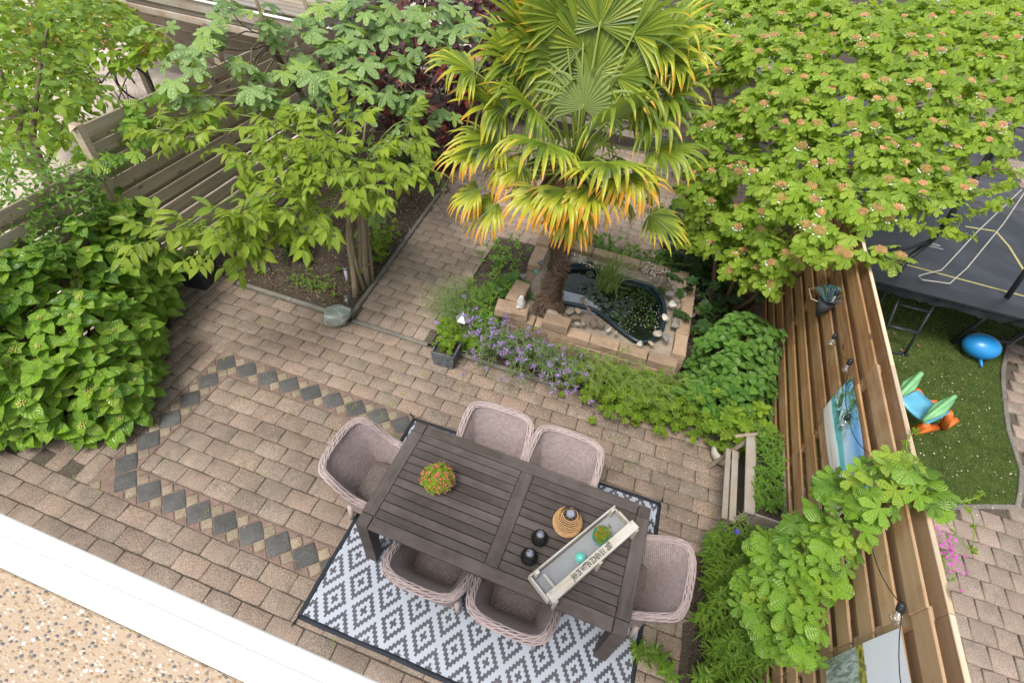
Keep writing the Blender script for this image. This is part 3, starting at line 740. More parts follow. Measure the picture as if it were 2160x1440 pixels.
# --- table
TL, TW, TH = 2.235, 1.07, .75
tb = thing('garden_table', 'dark grey brown slatted hardwood garden table on the diamond rug', 'table', (0, .005, 0), radians(-1.4))
def board(parent, name, c, d, m, bev=.004, base=(0, 0, 0)):
    """a board whose mesh runs along its own X, placed by its centre"""
    o = obj(name, MB().box((0, 0, 0), d, None, 0, bev), m, parent); o.location = tuple(np.array(c)-np.array(base)); return o
e = .115
for x in (e/2, TL/2+.02, TL-e/2):
    o = board(tb, 'cross_board', (x, TW/2 if x > 1 and x < 1.5 else TW/2, TH-.014), (TW-(2*.105 if 1 < x < 1.5 else 2*e)+.0, e*.98, .028), MAT['table']); o.rotation_euler[2] = pi/2
for y in (.0525, TW-.0525):
    o = board(tb, 'rail', (TL/2, y, TH-.014), (TL-2*e-.004, .101, .028), MAT['table'])
for sx in (0, 1):
    x0, x1 = (e, TL/2+.02-e/2) if sx == 0 else (TL/2+.02+e/2, TL-e)
    n = 11; w = (TW-.21)/n
    for i in range(n): board(tb, 'slat', ((x0+x1)/2, .105+w*(i+.5), TH-.013), (x1-x0-.004, w-.0085, .022), MAT['table'], .003)
for x in (e/2-.0, TL-e/2):
    for y in (e/2, TW-e/2): o = obj('leg', MB().box((0, 0, 0), (.104, .104, TH-.001), None, 0, .005), MAT['table'], tb); o.location = (x, y, (TH-.001)/2)
for y in (.045, TW-.045): board(tb, 'apron', (TL/2, y, TH-.075), (TL-.24, .024, .085), MAT['table'])
for x in (.045, TL-.045, TL/2): o = board(tb, 'apron', (x, TW/2, TH-.075), (TW-.24, .024, .085), MAT['table']); o.rotation_euler[2] = pi/2
# --- wicker armchairs
def wicker(name, c, gap, su=.016, sv=.0075, ribs=False):
    g = NG(name); X = g.xyz(g.n('UVMap').outputs[0]); u = g.math('DIVIDE', X[0], su); v = g.math('DIVIDE', X[1], sv)
    row_ = g.math('FLOOR', v); us = g.math('ADD', u, g.math('MULTIPLY', g.math('FLOORED_MODULO', row_, 2), .5))
    a = g.math('ABSOLUTE', g.math('SUBTRACT', g.math('FRACT', us), .5)); b = g.math('ABSOLUTE', g.math('SUBTRACT', g.math('FRACT', v), .5))
    hole = g.math('MULTIPLY', g.mr(a, .30, .18), g.mr(b, .36, .20)); edge = g.mr(b, .30, .5)
    col = g.mix(g.mr(g.noise(30, 3), .35, .65), shade(c, .82), shade(c, 1.12)); col = g.mix(g.math('MULTIPLY', edge, .65), col, shade(c, .3))
    col = g.mix(g.math('MULTIPLY', hole, gap), col, (.02, .015, .013))
    g.bump(g.math('SUBTRACT', g.math('SUBTRACT', 1., g.math('MULTIPLY', b, 1.4)), hole), .8, .005); return g.fin(col, .55, .35)
WC = (.36, .285, .268)
MAT['wick'] = wicker('wicker_weave', WC, .62, .026, .0135); MAT['wick2'] = wicker('wicker_tight', shade(WC, .85), .3, .03, .011); MAT['seatw'] = wicker('wicker_seat', (.19, .15, .135), .6, .03, .0135)
g = NG('wicker_strand'); g.bump(g.noise(60, 3), .4, .003); MAT['strand'] = g.fin(g.mix(g.mr(g.rnd(), 0, 1), shade(WC, .8), shade(WC, 1.02)), .5, .35)
def chair(name, label):
    t = thing(name, label, 'chair', (0, 0, 0), 0, 'wicker chairs round the garden table')
    N = 56
    def ring(s, hx, yb, yf, p):
        x = -cos(pi*s); y = sin(pi*s); arm = max(0, 1-min(s, 1-s)/.25)
        return np.array((math.copysign(abs(x)**p, x)*hx*(1-.1*arm*arm), -(abs(y)**.55)*abs(yb)+yf*arm**1.3))
    def top(s): return ring(s, .342, -.335, .24, .62)
    S = np.linspace(0, 1, 400); pts = np.array([top(s) for s in S]); L = np.r_[0, np.cumsum(np.linalg.norm(np.diff(pts, axis=0), axis=1))]
    S = np.interp(np.linspace(0, L[-1], N), L, S); pts = np.array([top(s) for s in S]); L = np.linspace(0, L[-1], N)
    k = np.clip((.08-pts[:, 1])/.36, 0, 1); k = k*k*(3-2*k); Z = .62+.23*k
    Z -= .19*np.clip((pts[:, 1]-.08)/.16, 0, 1)**2
    rim = np.c_[pts, Z]; inn = np.array([ring(s, .215, -.10, .27, .5) for s in S]); out = np.array([ring(s, .27, -.20, .285, .5) for s in S])
    def wall(inner):
        mb = MB(); rows = 14; P = []; UV = []
        for r in range(rows+1):
            q = r/rows; z0 = .415 if inner else .19; B = inn if inner else out; w = q**1.05 if inner else max(0, (q-.22)/.78)**1.35
            for i in range(N):
                d = unit((*(pts[i]-(0, .1)), 0))[:2]; p = B[i]*(1-w)+(pts[i]-d*(.012 if inner else -.012))*w
                rib = .005*cos(L[i]*2*pi/.058); p = p+d*rib*(.4+.6*sin(q*pi))
                P.append((p[0], p[1], z0+(Z[i]-z0)*q)); UV.append((L[i], q*(Z[i]-z0)*1.2))
        F = [(r*N+i, r*N+i+1, (r+1)*N+i+1, (r+1)*N+i) for r in range(rows) for i in range(N-1)]
        if inner: F = [f[::-1] for f in F]
        mb.add(P, F, 0, UV); return mb
    obj('backrest', wall(True), MAT['wick'], t, None, True)
    obj('outer_shell', wall(False), MAT['wick2'], t, None, True)
    mb = MB(); fine = np.linspace(0, N-1, 150); rp = np.stack([np.interp(fine, range(N), rim[:, i]) for i in range(3)], 1); Tf = np.gradient(rp, axis=0); Tf /= np.linalg.norm(Tf, axis=1)[:, None]; Lf = np.interp(fine, range(N), L)
    for sidx in range(14):
        P = []
        for i in range(150):
            nrm = unit(np.cross(Tf[i], (0, 0, 1.))); b = np.cross(nrm, Tf[i]); a = 2*pi*sidx/14+Lf[i]*4.5+(.3*sin(Lf[i]*38+sidx*2.4))
            rr = .021*min(1, .6+.4*min(i, 149-i)/8); P.append(rp[i]+nrm*cos(a)*rr*1.35+b*(sin(a)*rr*.8+.003))
        mb.tube(P, .0062, 5)
    mb.tube(rp, .018, 6); obj('plaited_rim', mb, MAT['strand'], t, None, True)
    mb = MB(); q = 14; fr = [(-.262+.524*i/q, .285+.012*cos((-.262+.524*i/q)*5)) for i in range(q+1)]
    mb.add([(x, y, z) for z in (.19, .3, .42) for x, y in fr], [(r*(q+1)+i, r*(q+1)+i+1, (r+1)*(q+1)+i+1, (r+1)*(q+1)+i)[::-1] for r in range(2) for i in range(q)], 0, [(x, z) for z in (0, .1, .2) for x, y in fr]); obj('front_panel', mb, MAT['wick2'], t, None, True)
    poly = [(p[0]*1.02, p[1]-.004) for p in inn[1:-1]]+[(.2, .285), (.1, .295), (-.1, .295), (-.2, .285)]; n = len(poly)
    mb = MB(); V = []; UV = []
    for kx, z in ((1, .412), (.95, .435), (.5, .442), (.02, .443)):
        for x, y in poly: V.append((x*kx, .1+(y-.1)*kx, z)); UV.append((V[-1][0], V[-1][1]))
    mb.add(V, [(n*l+i, n*l+(i+1) % n, n*(l+1)+(i+1) % n, n*(l+1)+i) for l in range(3) for i in range(n)], 0, UV)
    obj('seat', mb, MAT['seatw'], t, None, True)
    for x, y in ((-.235, -.14), (.235, -.14), (-.235, .24), (.235, .24)):
        obj('leg', MB().tube([(x, y, .24), (x*1.04, y*1.04, .1), (x*1.08, y*1.08, .012)], [.028, .024, .02], 8), MAT['strand'], t, None, True)
    return t
ch = chair('wicker_chair', '')
ch['label'] = 'near side wicker armchair on the rug next to the left table leg'
ch.location = (.705, .03, .012); ch.rotation_euler[2] = radians(-1)
G_ = 'wicker chairs round the garden table'
dup(ch, (1.395, .0, .012), radians(-2), 'near side wicker armchair on the rug below the wooden crate', G_)
dup(ch, (.76, 1.09, .012), radians(181), 'wicker armchair behind the table, the one farther from the wooden crate', G_)
dup(ch, (1.425, 1.07, .012), radians(178), 'wicker armchair behind the table above the rattan lantern', G_)
dup(ch, (-.15, .53, .012), radians(-91), 'wicker armchair at the left head of the table beside the diamond band', G_)
dup(ch, (2.265, .47, .012), radians(86), 'wicker armchair at the right head of the table beside the green plants', G_)
# --- things on the table
def lantern(name, label, loc, R0, H, m, grp, n, ribs=26, handle=0.):
    t = thing(name, label, 'lantern', loc, 0, grp)
    prof = [(.62, 0), (.92, .12), (1., .28), (.93, .5), (.74, .74), (.52, .93), (.47, 1.)]
    def rad(q): return R0*np.interp(q, [p[1] for p in prof], [p[0] for p in prof])
    if n:                                           # hoops one above the other
        mb = MB()
        for i in range(n):
            q = i/(n-1)*.93+.02; a = np.linspace(0, 2*pi, 28, False); mb.tube(np.c_[rad(q)*np.cos(a), rad(q)*np.sin(a), np.full(28, H*q)], .0042, 5, closed=True)
        obj('cane_hoops', mb, m, t, None, True)
    mb = MB()
    for i in range(ribs):
        a = 2*pi*i/ribs; s = .9 if n else 1.
        mb.tube([(rad(q)*cos(a)*s, rad(q)*sin(a)*s, H*q) for q in np.linspace(0, 1, 7)], .0022 if n else .0035, 4)
        if not n:
            for q in (.08, .3, .52): mb.lathe([(0, -.006), (.007, 0), (0, .006)], (rad(q)*1.05*cos(a), rad(q)*1.05*sin(a), H*q+.004*(i % 2)), 5)
    obj('upright_ribs', mb, MAT['black'] if not n else MAT['twig'], t, None, True)
    lr = .3 if n else .5; obj('lid', MB().lathe([(R0*lr*.95, -.012), (R0*lr, 0), (R0*lr*.9, .009), (0, .010)], (0, 0, H), 20), MAT['lid'], t, None, True)
    o = obj('solar_panel', MB().box((0, 0, H+.013), (R0*.42, R0*.42, .003), rotz(.4), 0, .001), MAT['solar'], t)
    if handle:
        a = np.linspace(0, pi, 14); obj('handle', MB().tube(np.c_[-np.cos(a)*R0*.62, np.sin(a)*-.01+.035*np.sin(a)*handle*4, H*.86+np.sin(a)*handle], .010 if n else .002, 5, flat=.3 if n else 1), MAT['black'], t, None, True)
    else: pass
    if n: obj('bulb', MB().lathe([(0, 0), (.02, .02), (.024, .05), (.0, .07)], (0, 0, H-.09), 10), MAT['glass'], t, None, True)
    return t
MAT['lid'] = plain('grey_lid', (.16, .175, .2), .45, .4); MAT['cane'] = plain('rattan', (.52, .30, .13), .5, .35, .25, sc=40)
lantern('rattan_lantern', 'round honey coloured rattan lantern with black strap handle on the table', (1.605, .60, TH), .12, .225, MAT['cane'], None, 14, 18, .13)
lantern('black_lantern', 'small black wire lantern with solar lid, the one nearer the rattan lantern', (1.428, .405, TH), .062, .115, MAT['black'], 'small black solar lanterns on the table', 0, 22, .05)
lantern('black_lantern', 'small black wire lantern with solar lid, the one nearer the table edge', (1.395, .235, TH), .062, .115, MAT['black'], 'small black solar lanterns on the table', 0, 22, .05)
# bulb tray
cr = thing('bulb_crate', 'bleached wooden flower bulb crate with black stencilled lettering and wire mesh floor on the table', 'crate', (0, 0, 0))
A = np.array((1.65, -.055)); ang = atan2(.79, .50); cr.location = (A[0], A[1], TH); cr.rotation_euler[2] = ang
CL, CW = .93, .245      # local x along, local y across (0 = near, lettered side)
def cb(name, c, d, rot=None, m='crate', bev=.003): o = obj(name, MB().box((0, 0, 0), d, rot, 0, bev), MAT[m], cr); o.location = c; return o
cb('lettered_plank', (CL/2, .030, .152), (CL, .078, .014))
cb('side_sheet', (CL/2, .002, .085), (CL-.06, .004, .115), None, 'zinc')
cb('side_board', (CL/2, CW, .075), (CL, .014, .075)); cb('end_board', (.008, CW/2+.02, .055), (.014, CW-.02, .075)); cb('end_board', (CL-.008, CW/2+.02, .055), (.014, CW-.02, .075))
for x in (.03, CL-.03): cb('end_plank', (x, .055, .08), (.03, .02, .16)); 
for x in (.03, CL/2+.02, CL-.03):
    cb('corner_post', (x, -.012, .072), (.032, .024, .158))
for x in (.055, CL-.06): cb('corner_post', (x, CW-.02, .075), (.03, .03, .15)); cb('brace', (x+.03, CW*.45, .135), (.022, .15, .022))
g = NG('wire_mesh'); X = g.xyz(g.tc()); a = g.math('ABSOLUTE', g.math('SUBTRACT', g.math('FRACT', g.math('DIVIDE', X[0], .0075)), .5)); b = g.math('ABSOLUTE', g.math('SUBTRACT', g.math('FRACT', g.math('DIVIDE', X[1], .0075)), .5))
MAT['mesh'] = g.fin(g.mix(g.math('MAXIMUM', g.mr(a, .26, .36), g.mr(b, .26, .36)), (.025, .025, .025), (.36, .37, .38)), .5, .4)
cb('mesh_floor', (CL/2, CW/2, .035), (CL-.03, CW-.02, .004), None, 'mesh')
tx = bpy.data.curves.new('lettering', 'FONT'); tx.body = "JAN DE WIT'EN ZONEN B.V. -2007"; tx.size = .066; tx.extrude = .0006; tx.offset = .0012; tx.align_x = 'CENTER'; tx.align_y = 'CENTER'
to = bpy.data.objects.new('tmp', tx); COL.objects.link(to); dg = bpy.context.evaluated_depsgraph_get(); tme = bpy.data.meshes.new_from_object(to.evaluated_get(dg)); bpy.data.objects.remove(to)
tme.materials.clear(); tme.materials.append(MAT['black']); o = link('lettering', tme, cr, (CL*.47, .030, .1598)); o.scale = (.42, 1, 1)
# ball and plant in the crate
def local(x, y, z): c, s = cos(ang), sin(ang); return (A[0]+c*x-s*y, A[1]+s*x+c*y, TH+z)
MAT['teal'] = plain('teal_glaze', (.09, .42, .36), .3, .5, .2, sc=40)
p = local(.41, .115, .037)
t = thing('mosaic_ball', 'turquoise mosaic ball lying on the crate mesh', 'ornament', p)
obj('sphere', MB().lathe([(.044*sin(a), .044-.044*cos(a)) for a in np.linspace(0.001, pi-.001, 12)], (0, 0, 0), 18), MAT['teal'], t, None, True)
mb = MB(); R = random.Random(4)
for i in range(150):
    z = 1-2*(i+.5)/150; a = i*2.399; q = sqrt(1-z*z); n = np.array((q*cos(a), q*sin(a), z)); A_ = frame(np.cross(n, (.1, .3, .9)), n); mb.box(n*.0435+(0, 0, .044), (.0062, .0062, .003), A_)
obj('mosaic_tiles', mb, plain('pale_tile', (.25, .62, .52), .25, .5, .3, sc=90), t)
p = local(.66, .135, .037); t = thing('teal_bowl', 'open turquoise wire bowl holding the small potted plant in the crate', 'bowl', p)
a = np.linspace(0, 2*pi, 24, False)
obj('bowl_wall', MB().lathe([(.04, .0), (.066, .02), (.076, .06), (.074, .062), (.06, .02), (.0, .004)], (0, 0, 0), 24), MAT['teal'], t, None, True)
pp = (p[0], p[1], p[2]+.006)
t = thing('crate_plant', 'small green potted plant with reddish tips standing in the crate', 'potted plant', pp)
obj('pot', MB().lathe([(.03, 0), (.042, .075), (.046, .078), (.04, .079), (.038, .07), (0, .068)], (0, 0, 0), 18), plain('lime_pot', (.22, .36, .1), .4, .4), t, None, True)
T_small = [T_ov(.6, .15, .3, s) for s in range(3)]; po = []; rng = np.random.default_rng(3)
for i in range(42):
    d = unit(rng.normal(size=3)*(1, 1, .5)+(0, 0, .9)); q = np.array(pp)+(0, 0, .08)+d*rng.uniform(.03, .095)*(1, 1, .9); rosette(po, q, d, 5, .026, .5, rng, 3)
MAT['redtip'] = leafm('redtip_leaf', (.12, .22, .02), (.28, .36, .03), (.5, .16, .05), trans=.25)
place(t, pp, po, T_small, MAT['redtip'], nobj=120, cellpx=5)
# succulent dish
sp = (.478, .545, TH); t = thing('succulent_pot', 'white pot full of pink and yellow green flowering succulents on the table', 'potted plant', sp)
obj('pot', MB().lathe([(.07, 0), (.1, .06), (.112, .105), (.106, .106), (.1, .09), (0, .085)], (0, 0, 0), 24), MAT['white'], t, None, True)
po = []; pr = []; rng = np.random.default_rng(8)
for (q, nn) in clouds([(sp[0], sp[1], TH+.11, .14, .14, .075)], 240, .011, rng, .05):
    rosette(po, q, nn+rv(rng, .25), 5, .024, .45, rng, 3)
    if rng.random() < .42: rosette(pr, q+nn*.012, nn+rv(rng, .2), 6, .0135, 1.0, rng, 3)
MAT['succ'] = leafm('succulent_leaf', (.2, .34, .02), (.4, .52, .04), (.45, .3, .06), trans=.25)
MAT['pink'] = plain('pink_bud', (.62, .14, .13), .5, .3, .3)
place(t, sp, po, T_small, MAT['succ'], nobj=200, cellpx=5); place(t, sp, pr, T_small, MAT['pink'], 'flower', 'flowers', 60, True, 6)
# ================================================================ FENCES
FX, BXX = 3.44, 3.535
def fence(name, label, x, y0, y1, top, nb, w, pitch, mf, back, m, mtop=None, side=1, plen=1.8, group=None, gap=.004, bt=None):
    """boards alternate on the two faces of the posts"""
    t = thing(name, label, 'fence', (x, (y0+y1)/2, 0), 0, group); base = np.array((x, (y0+y1)/2, 0)); R = random.Random(int(y0*7)+nb)
    ys = list(np.arange(y0, y1-.3, plen))+[y1]; variants = {}
    for a, b in zip(ys[:-1], ys[1:]):
        L = b-a-gap
        for k in range(nb):
            for f in (0, 1):
                z = top-w/2-k*pitch-((pitch/2+(.04 if bt else 0)) if f else 0)
                if f and k == -1: continue
                xx = 0 if not f else side*back
                if f: z += pitch*.5 if False else 0
                if z-w/2 < .03: continue
                key = (round(L, 3), f)
                if key not in variants:
                    mb = MB().box((0, 0, 0), (L, .018, w), None, 0, .006); variants[key] = mb.mesh('board', m)
                o = link('board', variants[key], t, (xx+R.uniform(-.003, .003), (a+b)/2-base[1], z+R.uniform(-.004, .004)), pi/2+R.uniform(-.002, .002)); o.rotation_euler[0] = R.uniform(-.02, .02)
                o.rotation_euler[1] = R.uniform(-.0015, .0015)
    if mtop:
        for a, b in zip(ys[:-1], ys[1:]):
            o = link('board', MB().box((0, 0, 0), (b-a-gap, .018, w), None, 0, .006).mesh('board', m), t, (bt, (a+b)/2-base[1], top-w/2+.005), pi/2)
            o = link('cap_strip', MB().box((0, 0, 0), (b-a-gap, .03, .012), None, 0, .003).mesh('cap_strip', mtop), t, (bt, (a+b)/2-base[1], top+.012), pi/2)
    for y in ys:
        obj('post', MB().box((side*back/2, y-base[1], top/2-.02), (back-.02, .07, top-.03), None, 0, .004), m, t)
    return t
fence('board_fence', 'warm brown double sided board fence right of the dining table, hung with canvases and bulbs', FX, -1.6, 5.6, 2.13, 9, .152, .236, 0, .055, MAT['fenceR'], MAT['fenceRt'], 1, 1.8, bt=.098)
fence('board_fence', 'taller weathered grey board fence behind the walnut tree', -4.13, 2.12, 9.1, 2.2, 11, .14, .2, 0, -.085, MAT['fenceL'], None, 1, 1.8)
fence('board_fence', 'lower weathered grey board fence behind the big hydrangea', -4.13, -1.7, 2.0, 1.83, 9, .14, .2, 0, -.085, MAT['fenceL'], None, 1, 1.85)
# back fence across the end of the garden
t = thing('board_fence', 'pale grey board fence across the far end behind the palm', 'fence', (0, 9.3, 0))
for k in range(9):
    for i in range(4):
        o = link('board', MB().box((0, 0, 0), (1.84, .018, .13), None, 0, .005).mesh('board', MAT['oldwood']), t, (-3.1+1.85*i, (k % 2)*.06, 1.5-k*.155))
for i in range(5): obj('post', MB().box((-4.02+1.85*i, .03, .75), (.07, .04, 1.5)), MAT['oldwood'], t)

# canvases and bulbs on the right fence
def sheet(mb, y0, y1, z0, z1, x, nx=14, nz=10, sag=.01, uvm=True):
    P = []; UV = []
    for j in range(nz+1):
        for i in range(nx+1):
            u, v = i/nx, j/nz; P.append((x-sag*sin(u*7+v*2)*.35-sag*sin(v*pi)*.6, y0+(y1-y0)*u, z0+(z1-z0)*v)); UV.append((u, v))
    F = [(j*(nx+1)+i, j*(nx+1)+i+1, (j+1)*(nx+1)+i+1, (j+1)*(nx+1)+i) for j in range(nz) for i in range(nx)]
    return mb.add(P, F, 0, UV)
g = NG('beach_print'); X = g.xyz(g.n('UVMap').outputs[0]); n1 = g.noise(3, 3, g.n('UVMap').outputs[0]); v = g.math('ADD', X[1], g.math('MULTIPLY', g.math('SUBTRACT', n1, .5), .12))
c = g.ramp(v, [(0, (.6, .55, .5)), (.2, (.65, .62, .59)), (.31, (.7, .86, .85)), (.34, (.12, .48, .52)), (.47, (.16, .52, .56)), (.52, (.55, .72, .85)), (.7, (.35, .58, .82)), (.86, (.12, .36, .68)), (1, (.3, .5, .8))])
uvn = g.n('UVMap').outputs[0]
pl = g.noise(1., 5, g.mp(uvn, (14, 5, 1)), .7, 1.2)
far = g.math('MULTIPLY', g.mr(X[0], .5, .3), g.mr(X[1], .3, .5)); c = g.mix(g.math('MULTIPLY', far, g.mr(pl, .46, .54)), c, (.03, .09, .04)); 
c = g.mix(g.math('MULTIPLY', far, g.mr(g.noise(1., 5, g.mp(uvn, (9, 16, 1), (3, 1, 0)), .7, 1.), .5, .58)), c, (.12, .25, .06))
tk = g.math('MULTIPLY', g.mr(X[1], .22, .05), g.mr(g.noise(1., 5, g.mp(uvn, (3, 26, 1)), .7, .8), .52, .6)); c = g.mix(g.math('MULTIPLY', tk, .8), c, (.2, .14, .12)); MAT['print1'] = g.fin(c, .5, .3)
t = thing('beach_canvas', 'canvas print of a palm beach and blue sea hanging on the brown fence', 'canvas print', (3.40, 1.55, 1.42))
obj('canvas', sheet(MB(), 2.085-.45*0, 1.02, 1.42, 1.865, 3.408, sag=.012).shift((3.40, 1.55, 1.42)), MAT['print1'], t, None, True)
g = NG('waterfall_print'); uvn = g.n('UVMap').outputs[0]; X = g.xyz(uvn)
c = g.mix(g.mr(g.noise(1., 7, g.mp(uvn, (26, 5, 1)), .75, 1.), .42, .62), (.16, .2, .18), (.55, .62, .58)); e = g.math('ADD', X[1], g.math('MULTIPLY', g.math('SUBTRACT', g.noise(8, 4, uvn), .5), .12))
c = g.mix(g.mr(e, .44, .5), c, g.mix(g.mr(g.noise(22, 4, uvn), .4, .6), (.36, .38, .06), (.10, .08, .035))); c = g.mix(g.mr(e, .56, .575), c, (.64, .67, .71)); MAT['print2'] = g.fin(c, .4, .35)
t = thing('waterfall_canvas', 'canvas print of a grey waterfall at the near end of the brown fence', 'canvas print', (3.40, -.3, 1.16))
obj('canvas', sheet(MB(), .14, -.9, 1.16, 1.935, 3.408, sag=.014).shift((3.40, -.3, 1.16)), MAT['print2'], t, None, True)
BG = 'clear bulbs of the festoon string on the brown fence'
bulbs = [((3.37, 3.13, 1.89), 'beside the hanging plant cone'), ((3.39, 2.685, 1.74), 'second down the fence from the plant cone'), ((3.38, 2.2, 1.905), 'between the plant cone and the beach canvas'), ((3.37, 1.70, 1.79), 'in front of the beach canvas'), ((3.38, 1.17, 2.02), 'between the beach canvas and the hop leaves'), ((3.36, .77, 1.86), 'half hidden among the hop leaves'), ((3.36, .20, 2.03), 'tied to the top board above the waterfall canvas')]
for (p, w) in bulbs:
    t = thing('festoon_bulb', 'clear bulb in a black socket, '+w, 'light bulb', p, 0, BG)
    d = unit((-.45, -.25, -.55)) if p[1] > .3 else unit((-.5, -.45, -.5)); A = frame((1, .2, 0), d); 
    mb = MB().lathe([(.0, -.03), (.016, -.03), (.02, -.015), (.018, -.005), (.021, 0), (.018, .008), (.02, .016), (.016, .022)], (0, 0, 0), 12); mb.v = [tuple(A@np.array(v)) for v in mb.v]; obj('socket', mb, MAT['black'], t, None, True)
    mb = MB().lathe([(.012, .02), (.016, .03), (.03, .052), (.033, .07), (.025, .09), (.0, .1)], (0, 0, 0), 16); mb.v = [tuple(A@np.array(v)) for v in mb.v]; obj('glass', mb, MAT['glass'], t, None, True)
    mb = MB().tube([A@np.array(v) for v in ((0, 0, .02), (.008, 0, .045), (.004, .008, .06), (-.008, 0, .045), (0, 0, .02))], .0015, 4); obj('filament', mb, MAT['silver'], t)
cable = [(3.36, 3.6, 2.0)]+[b[0] for b in bulbs]+[(3.36, -.4, 1.95), (3.37, -1.4, 2.0)]; mb = MB(); P = []
for a, b in zip(cable[:-1], cable[1:]):
    a, b = np.array(a), np.array(b)
    for q in np.linspace(0, 1, 9)[:-1]: P.append(a+(b-a)*q+(0, 0, -.12*np.linalg.norm(b-a)*4*q*(1-q)+.02))
obj('festoon_cable', MB().tube(P, .0028, 5), MAT['black']); tag(bpy.data.objects['festoon_cable'], 'thin black cable of the festoon bulbs draped along the brown fence', 'cable')
# felt cone with lavender
c = np.array((3.37, 3.2, 1.68)); t = thing('hanging_cone', 'dark cone planter with blue grey lavender hanging on the brown fence by a rope', 'hanging planter', c)
mb = MB().lathe([(.004, -.16), (.05, -.06), (.085, .06), (.08, .06), (0, .03)], (0, 0, 0), 14); obj('cone', mb, MAT['planter'], t, None, True)
mb = MB(); rng = np.random.default_rng(3)
for i in range(90):
    d = unit(rng.normal(size=3)*(1, 1, .3)+(0, .6, 2.2)); mb.tube([(0, 0, .04), d*.1+(0, 0, .03), d*.19+(0, 0, .02)], [.003, .003, .006], 3, mat=int(i % 7 == 0))
obj('lavender', mb, [plain('lavender_green', (.13, .25, .2), .7, .2, .3), plain('lavender_blue', (.2, .26, .55), .7, .2)], t, kind='stuff')
obj('rope', MB().tube([(-.02, .05, .07), (-.1, .12, .1), (-.17, .1, .07), (-.13, .02, .02), (-.04, -.02, .03)], .006, 5), plain('jute', (.45, .38, .28), .8, .2), t)

# --- bench planter by the fence, with its cream pot
bp = thing('wooden_planter', 'weathered wooden box planter with lower shelving slats, full of strawberries and mint', 'planter', (3.2, 1.8, 0)); b0_ = np.array((3.2, 1.8, 0))
x0, x1, y0, y1, zt = 3.13, 3.40, 1.33, 2.16, .70
def pb(n, c, d, rz_=0): o = board(bp, n, c, d, MAT['oldwood'], .003, b0_); o.rotation_euler[2] = rz_; return o
pb('side_board', (x0, (y0+y1)/2, zt-.09), (y1-y0, .022, .19), pi/2); pb('side_board', (x1, (y0+y1)/2, zt-.09), (y1-y0, .022, .19), pi/2)
pb('end_board', ((x0+x1)/2, y0, zt-.09), (x1-x0-.03, .02, .18)); pb('end_board', ((x0+x1)/2, y1, zt-.09), (x1-x0-.03, .02, .18))
pb('top_rail', (x0-.045, (y0+y1)/2, zt+.006), (y1-y0+.04, .085, .02), pi/2)
for x, w_ in ((x0-.11, .06), (x0-.18, .05)): pb('shelf_slat', (x, (y0+y1)/2-.05, .5), (y1-y0-.05, w_, .02), pi/2)
for y in (y0+.01, y1-.01):
    o = obj('leg', MB().tube([(x0-.21, y, 0), (x0-.03, y, zt)], .026, 4), MAT['oldwood'], bp, b0_); obj('leg', MB().box((x1-.02, y, zt/2-.05), (.04, .04, zt-.1)), MAT['oldwood'], bp, b0_)
mb = MB().tube([(x0-.2, y1-.07, .72), (x0+.03, y1+.04, .74)], .018, 4); obj('loose_lath', mb, MAT['oldwood'], bp, b0_)
obj('soil', MB().box(((x0+x1)/2, (y0+y1)/2, zt-.06), (x1-x0-.02, y1-y0-.02, .03)), MAT['soil'], bp, b0_)
cp_ = np.array((3.05, 2.32, 0)); t = thing('cream_pot', 'low cream ceramic bowl of soil with a yellow leaf behind the wooden planter', 'pot', cp_)
obj('bowl', MB().lathe([(.07, 0), (.13, .05), (.15, .12), (.14, .17), (.115, .18), (.11, .17), (.115, .15), (0, .14)], (0, 0, 0), 26), MAT['cream'], t, None, True)
obj('soil', MB().lathe([(.112, .152), (.06, .16), (0, .158)], (0, 0, 0), 18), MAT['soil'], t, None, True)
po = []; rosette(po, cp_+(0, -.02, .16), (0, 0, 1), 7, .06, .6, np.random.default_rng(2), 3); MAT['yellowleaf'] = leafm('yellow_leaf', (.5, .3, .02), (.65, .5, .04), trans=.2); place(t, cp_, po, T_small, MAT['yellowleaf'])

# ================================================================ POND
PBX = (0.22, 2.33, 3.13, 4.95)
pw = thing('pond_wall', 'raised rectangular wall of tan stone blocks around the little pond', 'wall', (1.25, 4, 0)); wb = np.array((1.25, 4, 0))
def wblock(x, y, z, L, W, a, R):
    key = (round(L, 2), round(W, 2)); mb = worn_mb(L-.008, W-.006, .118, R)
    o = obj('stone_block', mb, MAT['block'], pw); o.location = tuple(np.array((x, y, z))-wb); o.rotation_euler[2] = a+R.uniform(-.02, .02)
def worn_mb(L, W, H, R, irr=.008):
    mb = MB(); b = .01; P = []
    for z, k in ((-H/2, b), (-H/2+b, 0), (H/2-b, 0), (H/2, b)):
        for sx, sy in ((-1, -1), (0, -1), (1, -1), (1, 1), (0, 1), (-1, 1)):
            P.append((sx*(L/2-k)+R.uniform(-irr, irr)*.6, sy*(W/2-k)+R.uniform(-irr, irr), z+R.uniform(-irr, irr)*.3))
    F = [(5, 4, 3, 2, 1, 0), tuple(range(18, 24))]+[(l*6+i, l*6+(i+1) % 6, l*6+6+(i+1) % 6, l*6+6+i) for l in range(3) for i in range(6)]
    return mb.add(P, F)
R = random.Random(8)
